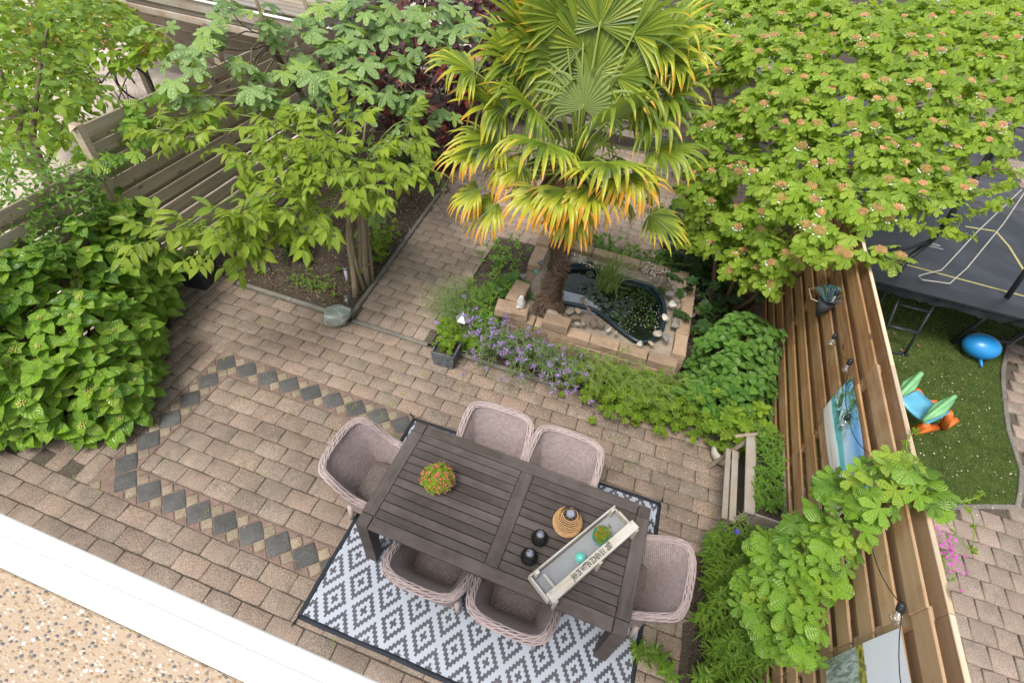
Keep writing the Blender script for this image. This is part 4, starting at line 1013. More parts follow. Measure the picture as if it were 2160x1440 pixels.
def wall_line(ax, ay, bx, by, zs, L=.36, W=.17, skip=None):
    a, b = np.array((ax, ay)), np.array((bx, by)); D_ = np.linalg.norm(b-a); an = atan2(by-ay, bx-ax); n = max(1, round(D_/L))
    for k, z in enumerate(zs):
        off = (k % 2)*.5
        cuts = [0]+[(i+1-off)*D_/n for i in range(n)]; cuts = [c for c in cuts if 0 <= c < D_-.05]+[D_]
        for c0, c1 in zip(cuts[:-1], cuts[1:]):
            m = a+(b-a)*(c0+c1)/2/D_; wblock(m[0], m[1], z, c1-c0, W, an, R)
zs = (.06, .18, .30)
wall_line(.22, 3.2, 2.36, 3.2, zs); wall_line(.22, 3.42, .22, 4.95, zs[:2]); wall_line(.22, 4.95, 2.33, 4.95, zs); wall_line(2.36, 3.35, 2.36, 4.85, zs)
wblock(.24, 3.52, .42-.12, .42, .2, pi/2, R); wblock(.26, 3.2, .42, .42, .22, .1, R); wblock(.235, 3.52, .42, .40, .21, pi/2-.05, R); wblock(.22, 4.5, .30, .5, .19, pi/2, R)
wblock(.84, 3.2, .42, .34, .2, -.03, R); wblock(.2, 4.85, .36, .3, .2, pi/2, R)
bedp = MB(); bedp.add([(.3, 3.28, .27), (2.28, 3.28, .27), (2.28, 4.88, .27), (.3, 4.88, .27)], [(0, 1, 2, 3)]); obj('gravel_bed', bedp, MAT['rock'], pw, wb)
OUT = [(1215, 556), (1262, 560), (1305, 580), (1340, 592), (1372, 602), (1393, 625), (1402, 650), (1398, 690), (1385, 712), (1350, 720), (1310, 695), (1282, 672), (1252, 652), (1205, 640), (1168, 632), (1160, 600), (1185, 565)]
ow = np.array([at(x, y, .36)[:2] for x, y in OUT])
def smooth(P, n=6):
    P = np.array(P); o = []; N = len(P)
    for i in range(N):
        p0, p1, p2, p3 = P[i-1], P[i], P[(i+1) % N], P[(i+2) % N]
        for q in range(n):
            t = q/n; o.append(.5*(2*p1+(p2-p0)*t+(2*p0-5*p1+4*p2-p3)*t*t+(3*p1-p0-3*p2+p3)*t**3))
    return np.array(o)
osm = smooth(ow, 5); oc = osm.mean(0)
pond = thing('garden_pond', 'small garden pond with dark water in a blue green plastic liner inside the stone wall', 'pond', (oc[0], oc[1], .2)); pb_ = np.array((oc[0], oc[1], .2))
MAT['liner'] = plain('pond_liner', (.01, .028, .034), .35, .5)
g = NG('pond_water'); g.bump(g.noise(14, 3, g.pos()), .06, .01); MAT['water'] = g.fin(g.mix(g.mr(g.noise(3, 3, g.pos()), .4, .6), (.004, .008, .006), (.010, .016, .010)), .04, .5)
obj('liner_rim', MB().tube([(x, y, .36) for x, y in osm], .026, 8, closed=True, flat=.8), MAT['liner'], pond, pb_, True)
mb = MB(); n = len(osm); mb.add([(x, y, .35) for x, y in osm]+[tuple(oc+(p-oc)*.93)+(.24,) for p in osm], [(i, (i+1) % n, n+(i+1) % n, n+i)[::-1] for i in range(n)]); obj('liner_wall', mb, MAT['liner'], pond, pb_, True)
mb = MB()
for i in range(n):
    p, q = osm[i], oc+(osm[i]-oc)*.95; mb.tube([(*(oc+(p-oc)*.985), .345), (*(oc+(p-oc)*.945), .27)], .006, 3)
obj('liner_ridges', mb, MAT['liner'], pond, pb_)
mb = MB(); mb.add([(*(oc+(p-oc)*.97), .285) for p in osm], [tuple(range(n))]); obj('water', mb, MAT['water'], pond, pb_, kind='structure')
sh = [(1186, 612), (1228, 622), (1268, 650), (1262, 662), (1225, 655), (1186, 642)]; mb = MB(); mb.prism([at(x, y, .30)[:2] for x, y in sh], .283, .296); obj('reflection_plate', mb, plain('painted_reflection', (.42, .45, .52), .3, .4), pond, pb_)  # added pale plate just above the water, painting a bright reflection
# lilies and reeds
lt = thing('water_lily', 'cluster of round floating lily leaves on the pond', 'water plant', (*at(1280, 660, .29)[:2], .29)); lb = np.array(lt.location)
R = random.Random(3); mb = MB(); a = [radians(14+i*(332/13)) for i in range(14)]; mb.add([(0, 0, 0)]+[(cos(q)*1., sin(q)*1., .03*sin(3*q)) for q in a], [(0, i+1, i+2) for i in range(13)], 0, [(0, 0)]+[(0, 1)]*14); lme = mb.mesh('leaf', MAT['lily'], True)
for (x, y, s) in ((1245, 578, .058), (1252, 598, .045), (1232, 603, .05), (1225, 607, .035), (1243, 616, .055), (1256, 613, .05), (1265, 625, .05), (1250, 632, .055), (1236, 628, .05), (1275, 632, .045), (1262, 645, .055), (1278, 644, .05), (1263, 658, .05), (1276, 668, .05), (1295, 664, .055), (1320, 664, .05), (1290, 640, .04)):
    p = at(x, y, .292); o = link('leaf', lme, lt, tuple(p-lb+(0, 0, R.uniform(0, .006))), R.uniform(0, 6.3)); o.scale = (s*1.15, s*1.15, .3)
rng = np.random.default_rng(6); mb = MB()
for _ in range(170):
    p = at(rng.uniform(1300, 1395), rng.uniform(625, 700), .29); s = rng.uniform(.004, .009); mb.add([(p[0]-s, p[1], .291), (p[0], p[1]-s, .292), (p[0]+s, p[1], .291), (p[0], p[1]+s, .293)], [(0, 1, 2, 3)])
obj('floating_petals', mb, MAT['petal'], kind='stuff')
rb = at(1280, 612, .29); t = thing('pond_reeds', 'tall thin green reeds growing out of the pond', 'water plant', rb)
mb = MB(); rng = np.random.default_rng(12)
for i in range(110):
    c0 = np.array((rb[0]+rng.normal()*.08, rb[1]+rng.normal()*.05, .28)); h = rng.uniform(.4, 1.05); le = rng.normal(size=2)*rng.uniform(.08, .6)*h*1.2; w = rng.uniform(.005, .009); P = []; n_ = 8
    for k in range(n_+1):
        q = k/n_; P.append(c0+(le[0]*q*q, le[1]*q*q, h*q-(abs(le).sum()*.35)*q**3))
    a = rng.uniform(0, 3.14); s = np.array((cos(a), sin(a), 0))*w; V = []
    for k, p in enumerate(P): V += [p-s*(1-(k/n_)**2), p+s*(1-(k/n_)**2)]
    mb.add(V, [(2*k, 2*k+1, 2*k+3, 2*k+2) for k in range(n_)], 0, [(u, k/n_) for k in range(n_+1) for u in (-1, 1)])
MAT['reed'] = leafm('reed', (.1, .2, .02), (.24, .36, .06), trans=.2); obj('stalks', mb, MAT['reed'], t, rb, kind='stuff')
po = []
for i in range(160):
    q = at(rng.uniform(1290, 1385), rng.uniform(600, 690), .3); rosette(po, q, (rng.normal()*.3, rng.normal()*.3, 1), 3, .03, .3, rng, 3)
t = thing('pond_cress', 'mat of small leaved water plant on the right of the pond', 'water plant', at(1340, 645, .29)); place(t, at(1340, 645, .29), po, [T_ov(.7, .1, .1, s) for s in range(3)], MAT['darkg'], nobj=60, cellpx=8)
# rocks
def rock(mb, c, r, seed, k=2):
    rg = np.random.default_rng(seed); import bmesh
    bm = bmesh.new(); bmesh.ops.create_icosphere(bm, subdivisions=k, radius=1); V = np.array([v.co[:] for v in bm.verts]); F = [tuple(v.index for v in f.verts) for f in bm.faces]; bm.free()
    for _ in range(15):           # chip flat faces off
        n_ = unit(rg.normal(size=3)); d = rg.uniform(.4, .75); ex = np.maximum(V@n_-d, 0); V = V-ex[:, None]*n_*.92
    V = V+rg.normal(size=V.shape)*.02; V = V*np.array(r)@rotz(rg.uniform(0, 6.3)).T
    mb.add(V+np.array(c), F); return mb
RG = 'rubble stones laid around the pond'
rocks = [(1163, 659, .42, .085, 'rock', 'big pale angular rubble stone beside the palm foot'), (1236, 637, .4, .13, 'rock', 'long flat slab stone on the pond edge in front of the palm'), (1220, 652, .4, .06, 'rock', 0), (1200, 655, .4, .06, 'rock', 0), (1213, 668, .4, .06, 'rock', 0), (1231, 680, .4, .055, 'rock', 0), (1217, 682, .39, .035, 'pebble', 'small upright white stone in front of the pond'), (1252, 676, .42, .075, 'rock', 0), (1270, 684, .4, .07, 'rock', 0), (1190, 672, .4, .04, 'pebble', 0), (1180, 664, .4, .04, 'rock', 0), (1285, 694, .4, .045, 'pebble', 0), (1300, 702, .39, .04, 'rock', 0), (1388, 700, .42, .065, 'rock', 'rusty tan block stone at the right front corner of the pond'), (1405, 708, .42, .07, 'rockg', 'dark grey stone at the right front corner of the pond'), (1350, 724, .42, .05, 'pebble', 0), (1375, 722, .4, .035, 'rock', 0), (1418, 640, .42, .07, 'pebble', 0), (1432, 645, .42, .05, 'rock', 0), (1405, 668, .42, .055, 'pebble', 0), (1425, 680, .42, .1, 'rock', 'large flat green grey stone right of the pond'), (1412, 618, .42, .07, 'rockg', 0), (1440, 612, .42, .075, 'rockg', 0), (1402, 592, .42, .055, 'rockg', 0), (1386, 586, .42, .055, 'rock', 0), (1244, 545, .42, .06, 'rock', 'round tan stone behind the pond'), (1258, 554, .42, .045, 'rock', 0), (1332, 560, .42, .07, 'rock', 0), (1140, 552, .42, .05, 'rockg', 'dark stone left of the palm trunk on the pond wall'), (1103, 580, .36, .05, 'rockg', 0), (1468, 618, .2, .1, 'rockg', 0), (1490, 640, .2, .09, 'rockg', 0), (1455, 595, .2, .1, 'rockg', 0), (1500, 615, .2, .1, 'rockg', 'grey stone at the foot of the white flowering bush'), (1478, 655, .2, .1, 'rock', 0), (1520, 645, .2, .09, 'rock', 0), (1455, 660, .2, .08, 'rock', 0), (1515, 625, .2, .07, 'rockg', 0), (1440, 690, .15, .08, 'rock', 0)]
NZ = {}; ORD = ['', 'first', 'second', 'third', 'fourth', 'fifth', 'sixth', 'seventh', 'eighth', 'ninth', 'tenth', 'eleventh', 'twelfth', 'thirteenth', 'fourteenth', 'fifteenth', 'sixteenth', 'seventeenth']
rocks.sort(key=lambda q: (q[0] if not (q[0] > 1395 and q[2] > .3) else 5000-q[1]))
for i, (x, y, z, r, m, lab) in enumerate(rocks):
    p = at(x, y, z); R = random.Random(i); r *= 1.12; rr = (r*R.uniform(1., 1.35), r*R.uniform(.75, 1.05), r*R.uniform(.6, .85)); p = p-(0, 0, rr[2]*.35)
    if lab and 'flat slab' in lab: rr = (.17, .05, .05)
    zone = 'in the heap right of the pond wall' if z < .3 and x > 1430 else 'along the front of the pond' if y > 628 and x < 1395 else 'up the right side of the pond' if x > 1380 else 'left of the palm trunk' if x < 1200 else 'behind the pond'
    NZ[zone] = NZ.get(zone, 0)+1; lb_ = lab or {'rock': 'tan', 'rockg': 'dark grey', 'pebble': 'whitish'}[m]+' rubble stone, '+ORD[NZ[zone]]+' from the '+('front' if 'right side' in zone else 'left')+' '+zone
    o = obj('rubble_stone', rock(MB(), (0, 0, 0), rr, i+3, 3), MAT[m]); o.location = tuple(p); tag(o, lb_, 'stone', RG)
mb = MB(); R = random.Random(5)
for i in range(260):
    if i % 2: x, y = R.uniform(1205, 1290), 0; y = 541+(x-1205)*.33+R.uniform(-9, 9)
    else: x = R.uniform(1355, 1425); y = 560+(x-1355)*.42+R.uniform(-10, 22)
    p = at(x, y, .37); mb = rock(mb, p+(0, 0, R.uniform(-.01, .02)), (R.uniform(.014, .026),)*3, i, 1)
obj('white_pebbles', mb, MAT['pebble'], None, None, True, kind='stuff')
# bird ornament on the wall corner
p = at(1098, 648, .48); t = thing('bird_ornament', 'white stone bird figure perched on the pond wall corner', 'statue', p)
mb = MB(); mb.tube([(0, .02, 0), (0, .01, .04), (0, 0, .10), (0, -.01, .15), (0, -.015, .185), (0, -.02, .2)], [.055, .06, .052, .034, .026, .012], 10); mb.tube([(0, -.03, .19), (0, -.055, .185)], [.012, .003], 6); mb.tube([(0, .04, .05), (0, .075, .02), (0, .1, 0)], [.03, .022, .01], 8)
mb = rock(mb, (-.02, -.03, .02), (.06, .05, .03), 5); o = obj('body', mb, plain('white_stone', (.6, .57, .52), .8, .2, .35, sc=30, bump=.5), t, None, True)
# turquoise net lump
p = at(1131, 573, .44); t = rock(MB(), (0, 0, 0), (.06, .04, .03), 77); o = obj('net_bundle', t, MAT['teal']); o.location = tuple(p); tag(o, 'turquoise bundle of pond netting on the wall left of the palm', 'net')

# ================================================================ SMALL THINGS ON THE GROUND
p = at(707, 690, 0)+(0, .06, .12); MAT['boulder'] = None
g = NG('boulder_stone'); c = g.mix(g.mr(g.noise(5, 5), .35, .65), (.2, .23, .2), (.33, .36, .32)); ve = g.voro(3.1, g.mp(g.tc(), (1, 1.6, 2)), 'Distance', 'DISTANCE_TO_EDGE'); c = g.mix(g.mr(ve, .022, .008), c, (.6, .6, .55)); z = g.xyz(g.tc())[2]; c = g.mix(g.mr(z, -.02, -.1, 0, .7), c, (.25, .18, .11)); g.bump(g.noise(20, 5), .5, .01); MAT['boulder'] = g.fin(c, .75, .3)
o = obj('boulder', rock(MB(), (0, 0, 0), (.26, .2, .19), 41, 3), MAT['boulder'], None, None, True); o.location = tuple(p); tag(o, 'big green grey boulder with white veins at the corner of the soil bed', 'boulder')
def solar(x, y, h, label, m, grp, r=.022):
    p = at(x, y, 0); t = thing('solar_light', label, 'garden light', p, 0, grp)
    obj('tube', MB().lathe([(r*.9, h*.35), (r, h*.36), (r, h), (0, h)], (0, 0, 0), 14), plain('frosted', (.6, .6, .66), .3, .5), t, None, True); obj('spike', MB().tube([(0, 0, -.02), (0, 0, h*.36)], .006, 6), m, t)
    obj('head', MB().lathe([(r*1.5, h), (r*1.6, h+.01), (r*1.5, h+.03), (r*1.1, h+.032), (0, h+.03)], (0, 0, 0), 16), m, t, None, True); obj('solar_panel', MB().lathe([(r*1.1, h+.034), (0, h+.035)], (0, 0, 0), 14), MAT['planter'], t)
solar(735, 603, .30, 'silver topped clear tube solar light leaning by the thin stems', MAT['silver'], 'solar lights in the soil bed'); solar(733, 643, .14, 'short silver spike of a solar light in front of the taller one', MAT['silver'], 'solar lights in the soil bed', .014)
for (x, y, h, w) in ((573, 573, .36, 'between the dark shrub and the pot'), (867, 425, .5, 'at the far end of the soil bed near the path')):
    p = at(x, y, 0); t = thing('torch_light', 'black torch shaped garden light '+w, 'garden light', p, 0, 'black torch lights')
    obj('spike', MB().tube([(0, 0, 0), (-.02, 0, h)], .009, 6), MAT['black'], t); obj('head', MB().lathe([(.012, 0), (.03, .05), (.034, .09), (.02, .12), (0, .13)], (-.02, 0, h), 12), MAT['black'], t, None, True)
p = at(977, 712, 0); t = thing('garden_lantern', 'silver hexagonal garden lantern with pitched roof in the geraniums', 'garden light', p)
obj('roof', MB().lathe([(.105, .34), (.1, .352), (.03, .405), (.012, .41), (.014, .425), (0, .435)], (0, 0, 0), 6), MAT['silver'], t); obj('glass', MB().lathe([(.035, .2), (.06, .335)], (0, 0, 0), 6), MAT['glass'], t); obj('post', MB().tube([(0, 0, 0), (0, 0, .2)], .014, 8), MAT['silver'], t, None, True)
mb = MB()
for i in range(6): a = i*pi/3; mb.tube([(.035*cos(a), .035*sin(a), .2), (.06*cos(a), .06*sin(a), .335)], .004, 4)
mb.lathe([(.0, .19), (.04, .19), (.04, .2), (0, .2)], (0, 0, 0), 6); obj('frame', mb, MAT['silver'], t)
# square planters
def sqpot(name, label, c, w, h, m, rz_, lip=.02):
    t = thing(name, label, 'planter', c, rz_); P = []; b = w*.42; T_ = w/2; i_ = T_-lip
    mb = MB(); sq = lambda r, z: [(-r, -r, z), (r, -r, z), (r, r, z), (-r, r, z)]
    mb.add(sq(b, 0)+sq(T_, h)+sq(i_, h)+sq(i_*.97, h-.05), [(3, 2, 1, 0)]+[(l*4+i, l*4+(i+1) % 4, l*4+4+(i+1) % 4, l*4+4+i) for l in range(3) for i in range(4)]); obj('pot', mb, m, t)
    mb = MB(); mb.add(sq(i_*.97, h-.04), [(0, 1, 2, 3)]); obj('soil', mb, MAT['soil'], t); return t
pc = np.array((-.30, 2.46, 0)); sqpot('slate_planter', 'square grey slate textured planter with a leafy plant at the corner of the flower bed', pc, .29, .24, MAT['stonepot'], radians(2))
pd = np.array((-3.88, 2.46, 0)); sqpot('dark_planter', 'tapered anthracite planter under the walnut leaves in the fence corner', pd, .36, .3, MAT['planter'], radians(8))

# ================================================================ NEIGHBOUR'S THINGS
# trampoline
tr = thing('trampoline', 'large black trampoline with yellow marking lines and net poles behind the brown fence', 'trampoline', (6.2, 6.6, 0)); tb_ = np.array((6.2, 6.6, 0))
g = NG('jump_mat'); c = g.mix(g.mr(g.noise(2, 4), .4, .7), (.016, .018, .023), (.036, .04, .048)); MAT['mat'] = g.fin(c, .5, .35); MAT['yel'] = plain('yellow_line', (.38, .35, .15), .6, .2); MAT['net'] = plain('black_net', (.02, .022, .024), .8, .1)
TX0, TX1, TY0, TY1, TZ = 4.25, 8.9, 5.22, 8.1, .9
mp_ = [(TX0+.25, TY0+.12), (TX1-.6, TY0+.12), (TX1-.1, TY0+.7), (TX1-.1, TY1-.1), (TX0+.25, TY1-.1)]
obj('jumping_mat', MB().prism(mp_, TZ-.012, TZ), MAT['mat'], tr, tb_)
def strip(pts, w, z0, z1): 
    mb = MB(); pts = [np.array(p) for p in pts]
    for a, b in zip(pts[:-1], pts[1:]):
        d = unit((*(b-a), 0))[:2]; n_ = np.array((-d[1], d[0]))*w/2; mb.prism([a-n_, b-n_, b+n_, a+n_], z0, z1)
    return mb
obj('edge_pad', strip([(TX0, TY0), (TX1, TY0)], .26, TZ+.004, TZ+.03), plain('pad', (.022, .024, .028), .5, .3), tr, tb_)
l0 = at(1935, 565, TZ)[:2]; l1 = at(2160, 625, TZ)[:2]; obj('yellow_line', strip([l0-(l1-l0)*.4, l1+(l1-l0)], .026, TZ+.001, TZ+.005), MAT['yel'], tr, tb_)
obj('yellow_line', strip([at(2035, 478, TZ)[:2], at(2100, 488, TZ)[:2], at(2128, 520, TZ)[:2], at(2165, 580, TZ)[:2], at(2230, 660, TZ)[:2]], .036, TZ+.001, TZ+.005), MAT['yel'], tr, tb_)
mb = MB(); R = random.Random(1); xs = np.linspace(TX0, TX1, 60); P = []
for z, o_ in ((TZ+.012, 0), (TZ-.04, .012), (TZ-.09, .0)):
    for x in xs: P.append((x, TY0-.13+o_+R.uniform(-.02, .02), z+R.uniform(-.02, .02)))
mb.add(P, [(l*60+i, l*60+i+1, (l+1)*60+i+1, (l+1)*60+i)[::-1] for l in range(2) for i in range(59)]); obj('skirt', mb, MAT['net'], tr, tb_, True)
q = lambda x, y, z: at(x, y, z)
def pole(name, pts, r, m='steel'): return obj(name, MB().tube([np.array(p) for p in pts], r, 8), MAT[m], tr, tb_, True)
f1 = q(2010, 722, .03); k1 = q(2115, 640, TZ-.1); k1b = q(2165, 570, 1.35); pole('frame_leg', [f1, f1+(k1-f1)*.5, k1], .03); pole('net_pole', [k1, k1b, k1b+(k1b-k1)*1.5], .032); pole('frame_leg', [f1, q(2070, 715, .03), q(2130, 722, .03), q(2175, 695, .2)], .026)
k2 = q(1886, 585, TZ); pole('net_pole', [k2, q(1915, 545, 1.05), q(1962, 510, 1.3), q(1992, 475, 1.6), q(2040, 400, 2.1), q(2135, 275, 2.5)], .034, 'black'); pole('frame_leg', [k2, q(1845, 650, .3), q(1838, 672, .03)], .03)
pole('net_pole', [q(1962, 508, 1.3), q(1900, 525, 1.28), q(1850, 540, 1.25)], .036, 'black'); pole('net_pole', [q(2040, 400, 2.0), q(2095, 310, 2.2), q(2130, 272, 2.3)], .03)
obj('zip_cord', MB().tube([q(2155, 400, 1.6), q(2060, 490, 1.2), q(2000, 555, .98), q(1985, 570, .95), q(1950, 578, .95), q(1938, 582, .95), q(1945, 590, .95), q(2003, 598, .95), q(2040, 565, .98), q(2118, 470, 1.25), q(2165, 400, 1.6)], .008, 6), plain('cream_cord', (.42, .39, .35), .8, .2), tr, tb_)
mb = MB()      # logo print on the mat
for (x, y, rx_, ry_) in ((1972, 516, .07, .03), (1972, 516, .045, .018)):
    c_ = q(x, y, TZ); a = np.linspace(0, 2*pi, 20, False); mb.tube(np.c_[c_[0]+rx_*np.cos(a), c_[1]+ry_*np.sin(a), np.full(20, TZ+.002)], .004, 4, closed=True, flat=.3)
c_ = q(1972, 522, TZ); mb.box((c_[0], c_[1], TZ+.002), (.22, .012, .002)); obj('mat_print', mb, plain('white_print', (.5, .5, .5), .6, .2), tr, tb_)
# ladder leaning on it
l = thing('trampoline_ladder', 'dark grey two step metal ladder leaning on the trampoline edge', 'ladder', (*at(1893, 742, 0)[:2], 0)); lb_ = np.array(l.location)
A1, B1 = at(1852, 735, .02), at(1912, 592, TZ); A2, B2 = at(1908, 747, .02), at(1988, 614, TZ)
for a, b in ((A1, B1), (A2, B2)): obj('side_rail', MB().tube([a, b], .018, 8), MAT['steel'], l, lb_, True)
for q_ in (.36, .68): obj('step', MB().tube([A1+(B1-A1)*q_, A2+(B2-A2)*q_], .026, 8, flat=.5), MAT['steel'], l, lb_, True)
obj('foot_bar', MB().tube([A1, A2+(A2-A1)*.15], .015, 8), MAT['steel'], l, lb_, True)
# ball
p = at(2070, 730, .18); t = thing('skippy_ball', 'bright blue inflatable ball with a small spout lying on the lawn', 'ball', p); MAT['blue'] = plain('blue_vinyl', (.02, .26, .62), .35, .5, .05, sc=2)
mb = MB().lathe([(max(.0, .19*sin(a)), -.165*cos(a)) for a in np.linspace(0, pi, 22)], (0, 0, 0), 32, sx=1.2); obj('ball', mb, MAT['blue'], t, None, True)
obj('spout', MB().tube([(.02, -.11, -.11), (.04, -.18, -.13), (.045, -.24, -.15)], [.024, .017, .012], 10), MAT['blue'], t, None, True)
# toddler slide
p = at(1945, 870, .0); t = thing('toddler_slide', 'small plastic toddler slide with blue seat, orange legs and green handles on the lawn', 'toy', p); pb2 = p
P3 = lambda x, y, z: at(x, y, z)
OR = plain('orange_plastic', (.72, .17, .03), .4, .4, .06); GRN = plain('green_plastic', (.2, .46, .2), .4, .4, .1); BL = plain('light_blue_plastic', (.12, .42, .6), .4, .4, .08)
a, b, c_, d = P3(1897, 838, .46), P3(1938, 822, .46), P3(2006, 868, .46), P3(1958, 893, .46); mb = MB(); nx = 8; V = []
for j in range(5):
    for i in range(nx+1):
        u, v = i/nx, j/4; V.append(a*(1-u)*(1-v)+b*(1-u)*v+d*u*(1-v)+c_*u*v+(0, 0, -.03*sin(u*pi)-.02*(1-abs(2*v-1))))
top = V; n_ = len(V); mb.add(V+[p_-(0, 0, .03) for p_ in V], [(j*(nx+1)+i, j*(nx+1)+i+1, (j+1)*(nx+1)+i+1, (j+1)*(nx+1)+i) for j in range(4) for i in range(nx)]+[(n_+j*(nx+1)+i, n_+(j+1)*(nx+1)+i, n_+(j+1)*(nx+1)+i+1, n_+j*(nx+1)+i+1) for j in range(4) for i in range(nx)]+[(i+1, i, n_+i, n_+i+1) for i in range(nx)]+[(4*(nx+1)+i, 4*(nx+1)+i+1, n_+4*(nx+1)+i+1, n_+4*(nx+1)+i) for i in range(nx)]); obj('seat', mb, BL, t, pb2, True)
def handle(a_, b_, w=.035):
    ax = b_-a_; up = np.array((0, 0, .16)); th = np.linspace(0, 2*pi, 20, False); m_ = (a_+b_)/2
    obj('handle', MB().tube([m_+ax*.5*cos(q)+up*sin(q)*.55 for q in th], w, 8, closed=True), GRN, t, pb2, True)
    obj('handle_panel', MB().tube([a_+ax*.08, m_, b_-ax*.08], [.03, .075, .04], 10, flat=.4), GRN, t, pb2, True)
handle(P3(1893, 838, .52), P3(1940, 790, .66), .03); handle(P3(1950, 885, .52), P3(2012, 838, .66), .024)
for (s, e1, e2) in ((a, P3(1905, 905, .05), P3(1900, 870, .05)), (d, P3(1918, 912, .02), P3(1975, 900, .02)), (c_, P3(1990, 900, .02), P3(2015, 885, .06)), (b, P3(1945, 850, .02), P3(1975, 850, .06))):
    obj('leg', MB().tube([s-(0, 0, .03), (s+e1)/2, e1], [.04, .045, .05], 8), OR, t, pb2, True); obj('foot', MB().tube([e1, e2], .045, 8), OR, t, pb2, True)
# dark deck beyond the trampoline
dk = struct('neighbour_deck', MB().box((10, 12, -.12), (12, 7, .1)), MAT['mat']); MAT['deck'] = wood('dark_deck', (.035, .036, .04), (.07, .073, .08), (.1, .1, .11), .5, knots=False)
me = MB().box((0, 0, 0), (12, .145, .03), None, 0, .004).mesh('plank', MAT['deck'])
for i in range(46): link('plank', me, dk, (10, 8.6+i*.153, -.04))
# --- sheds
sd_ = thing('lean_to_shed', 'neighbour timber lean-to with pale flat roof and weathered beams at the top left', 'shed', (-8, 7.5, 0)); sb = np.array((-8, 7.5, 0))
yb = 6.55
def sbx(n, c, d, m='shed', rz_=0): o = board(sd_, n, c, d, MAT[m], .006, sb); o.rotation_euler[2] = rz_; return o
for i in range(26): sbx('roof_board', (-7.6, yb+.25+i*.152, 2.04+i*.012), (7.0, .146, .02), 'oldwood')
sbx('fascia', (-7.6, yb, 1.93), (7.0, .03, .17)); sbx('fascia', (-7.6, yb+.05, 1.80), (7.0, .05, .1), 'oldwood'); sbx('fascia', (-7.6, yb-.02, 1.70), (7.0, .04, .11)); sbx('roof_trim', (-7.6, yb-.01, 2.03), (7.05, .07, .02), 'white')
for x in (-10.5, -8.6, -6.6, -4.5): obj('post', MB().box((x, yb+.02, .85), (.12, .12, 1.7), None, 0, .006), MAT['shed'], sd_, sb)
for x in (-8.9, -5.4):
    for k in range(7): sbx('wall_board', (x, yb+1.2, .3+k*.19), (1.7, .02, .18), 'shed', .0)
for k in range(9): sbx('wall_board', (-7.3, yb+2.6, .15+k*.19), (6.6, .02, .18), 'fenceL')
ns = thing('navy_shed', 'dark navy clapboard shed wall beyond the purple bush', 'shed', (-2.0, 11, 0)); nb = np.array((-2.0, 11, 0)); MAT['navy'] = plain('navy_cladding', (.035, .05, .075), .5, .3, .15)
for k in range(17): o = board(ns, 'cladding_board', (-2.0, 10.9, .09+k*.155), (2.6, .025, .15), MAT['navy'], .004, nb); o.rotation_euler[0] = .12
obj('body', MB().box((-2.0, 11.6, 1.35), (2.55, 1.35, 2.7)), MAT['navy'], ns, nb)
gs = thing('grey_roof_shed', 'low shed with grey felt roof and white roof edge behind the palm', 'shed', (1.2, 11.5, 0)); gb = np.array((1.2, 11.5, 0))
obj('wall', MB().box((1.2, 12.3, .7), (3.6, 3, 1.4)), MAT['oldwood'], gs, gb); obj('roof', MB().box((1.2, 12.3, 1.45), (3.8, 3.2, .06)), MAT['zinc'], gs, gb); obj('roof_edge', MB().box((1.2, 10.68, 1.47), (3.85, .05, .12)), MAT['white'], gs, gb)
ps = thing('pale_roof_shed', 'pale grey roofed outbuilding behind the white flowering bush at the top right', 'shed', (11, 15.5, 0)); pb3 = np.array((11, 15.5, 0))
obj('wall', MB().box((11, 17, .9), (7, 3, 1.8)), MAT['oldwood'], ps, pb3); obj('roof', MB().box((11, 17, 1.85), (7.4, 3.3, .1)), plain('pale_felt', (.42, .42, .45), .8, .2), ps, pb3)
# bicycle glimpsed through the plum tree
bc = thing('parked_bicycle', 'dark bicycle parked on the neighbour path behind the plum tree', 'bicycle', (-9.2, 6.2, 0), radians(20))
for x in (-.52, .52):
    a = np.linspace(0, 2*pi, 26, False); w_ = obj('wheel', MB().tube(np.c_[x+.33*np.cos(a), 0*a, .34+.33*np.sin(a)], .02, 6, closed=True), MAT['black'], bc, None, True)
    mb = MB(); [mb.tube([(x, 0, .34), (x+.32*cos(q), 0, .34+.32*sin(q))], .0025, 3) for q in a[::2]]; obj('spokes', mb, MAT['silver'], w_)
mb = MB()
for a_, b_ in (((-.52, 0, .34), (-.12, 0, .3)), ((-.12, 0, .3), (-.25, 0, .85)), ((-.25, 0, .8), (.36, 0, .82)), ((-.12, 0, .3), (.38, 0, .74)), ((-.52, 0, .34), (-.24, 0, .78)), ((.52, 0, .34), (.36, 0, .95))): mb.tube([a_, b_], .016, 6)
obj('frame', mb, MAT['steel'], bc, None, True); obj('handlebar', MB().tube([(.28, -.28, 1.), (.38, -.1, 1.02), (.38, .1, 1.02), (.28, .28, 1.)], .012, 6), MAT['silver'], bc, None, True); obj('saddle', MB().tube([(-.38, 0, .9), (-.25, 0, .92), (-.12, 0, .9)], [.07, .05, .02], 8, flat=.4), MAT['black'], bc, None, True)
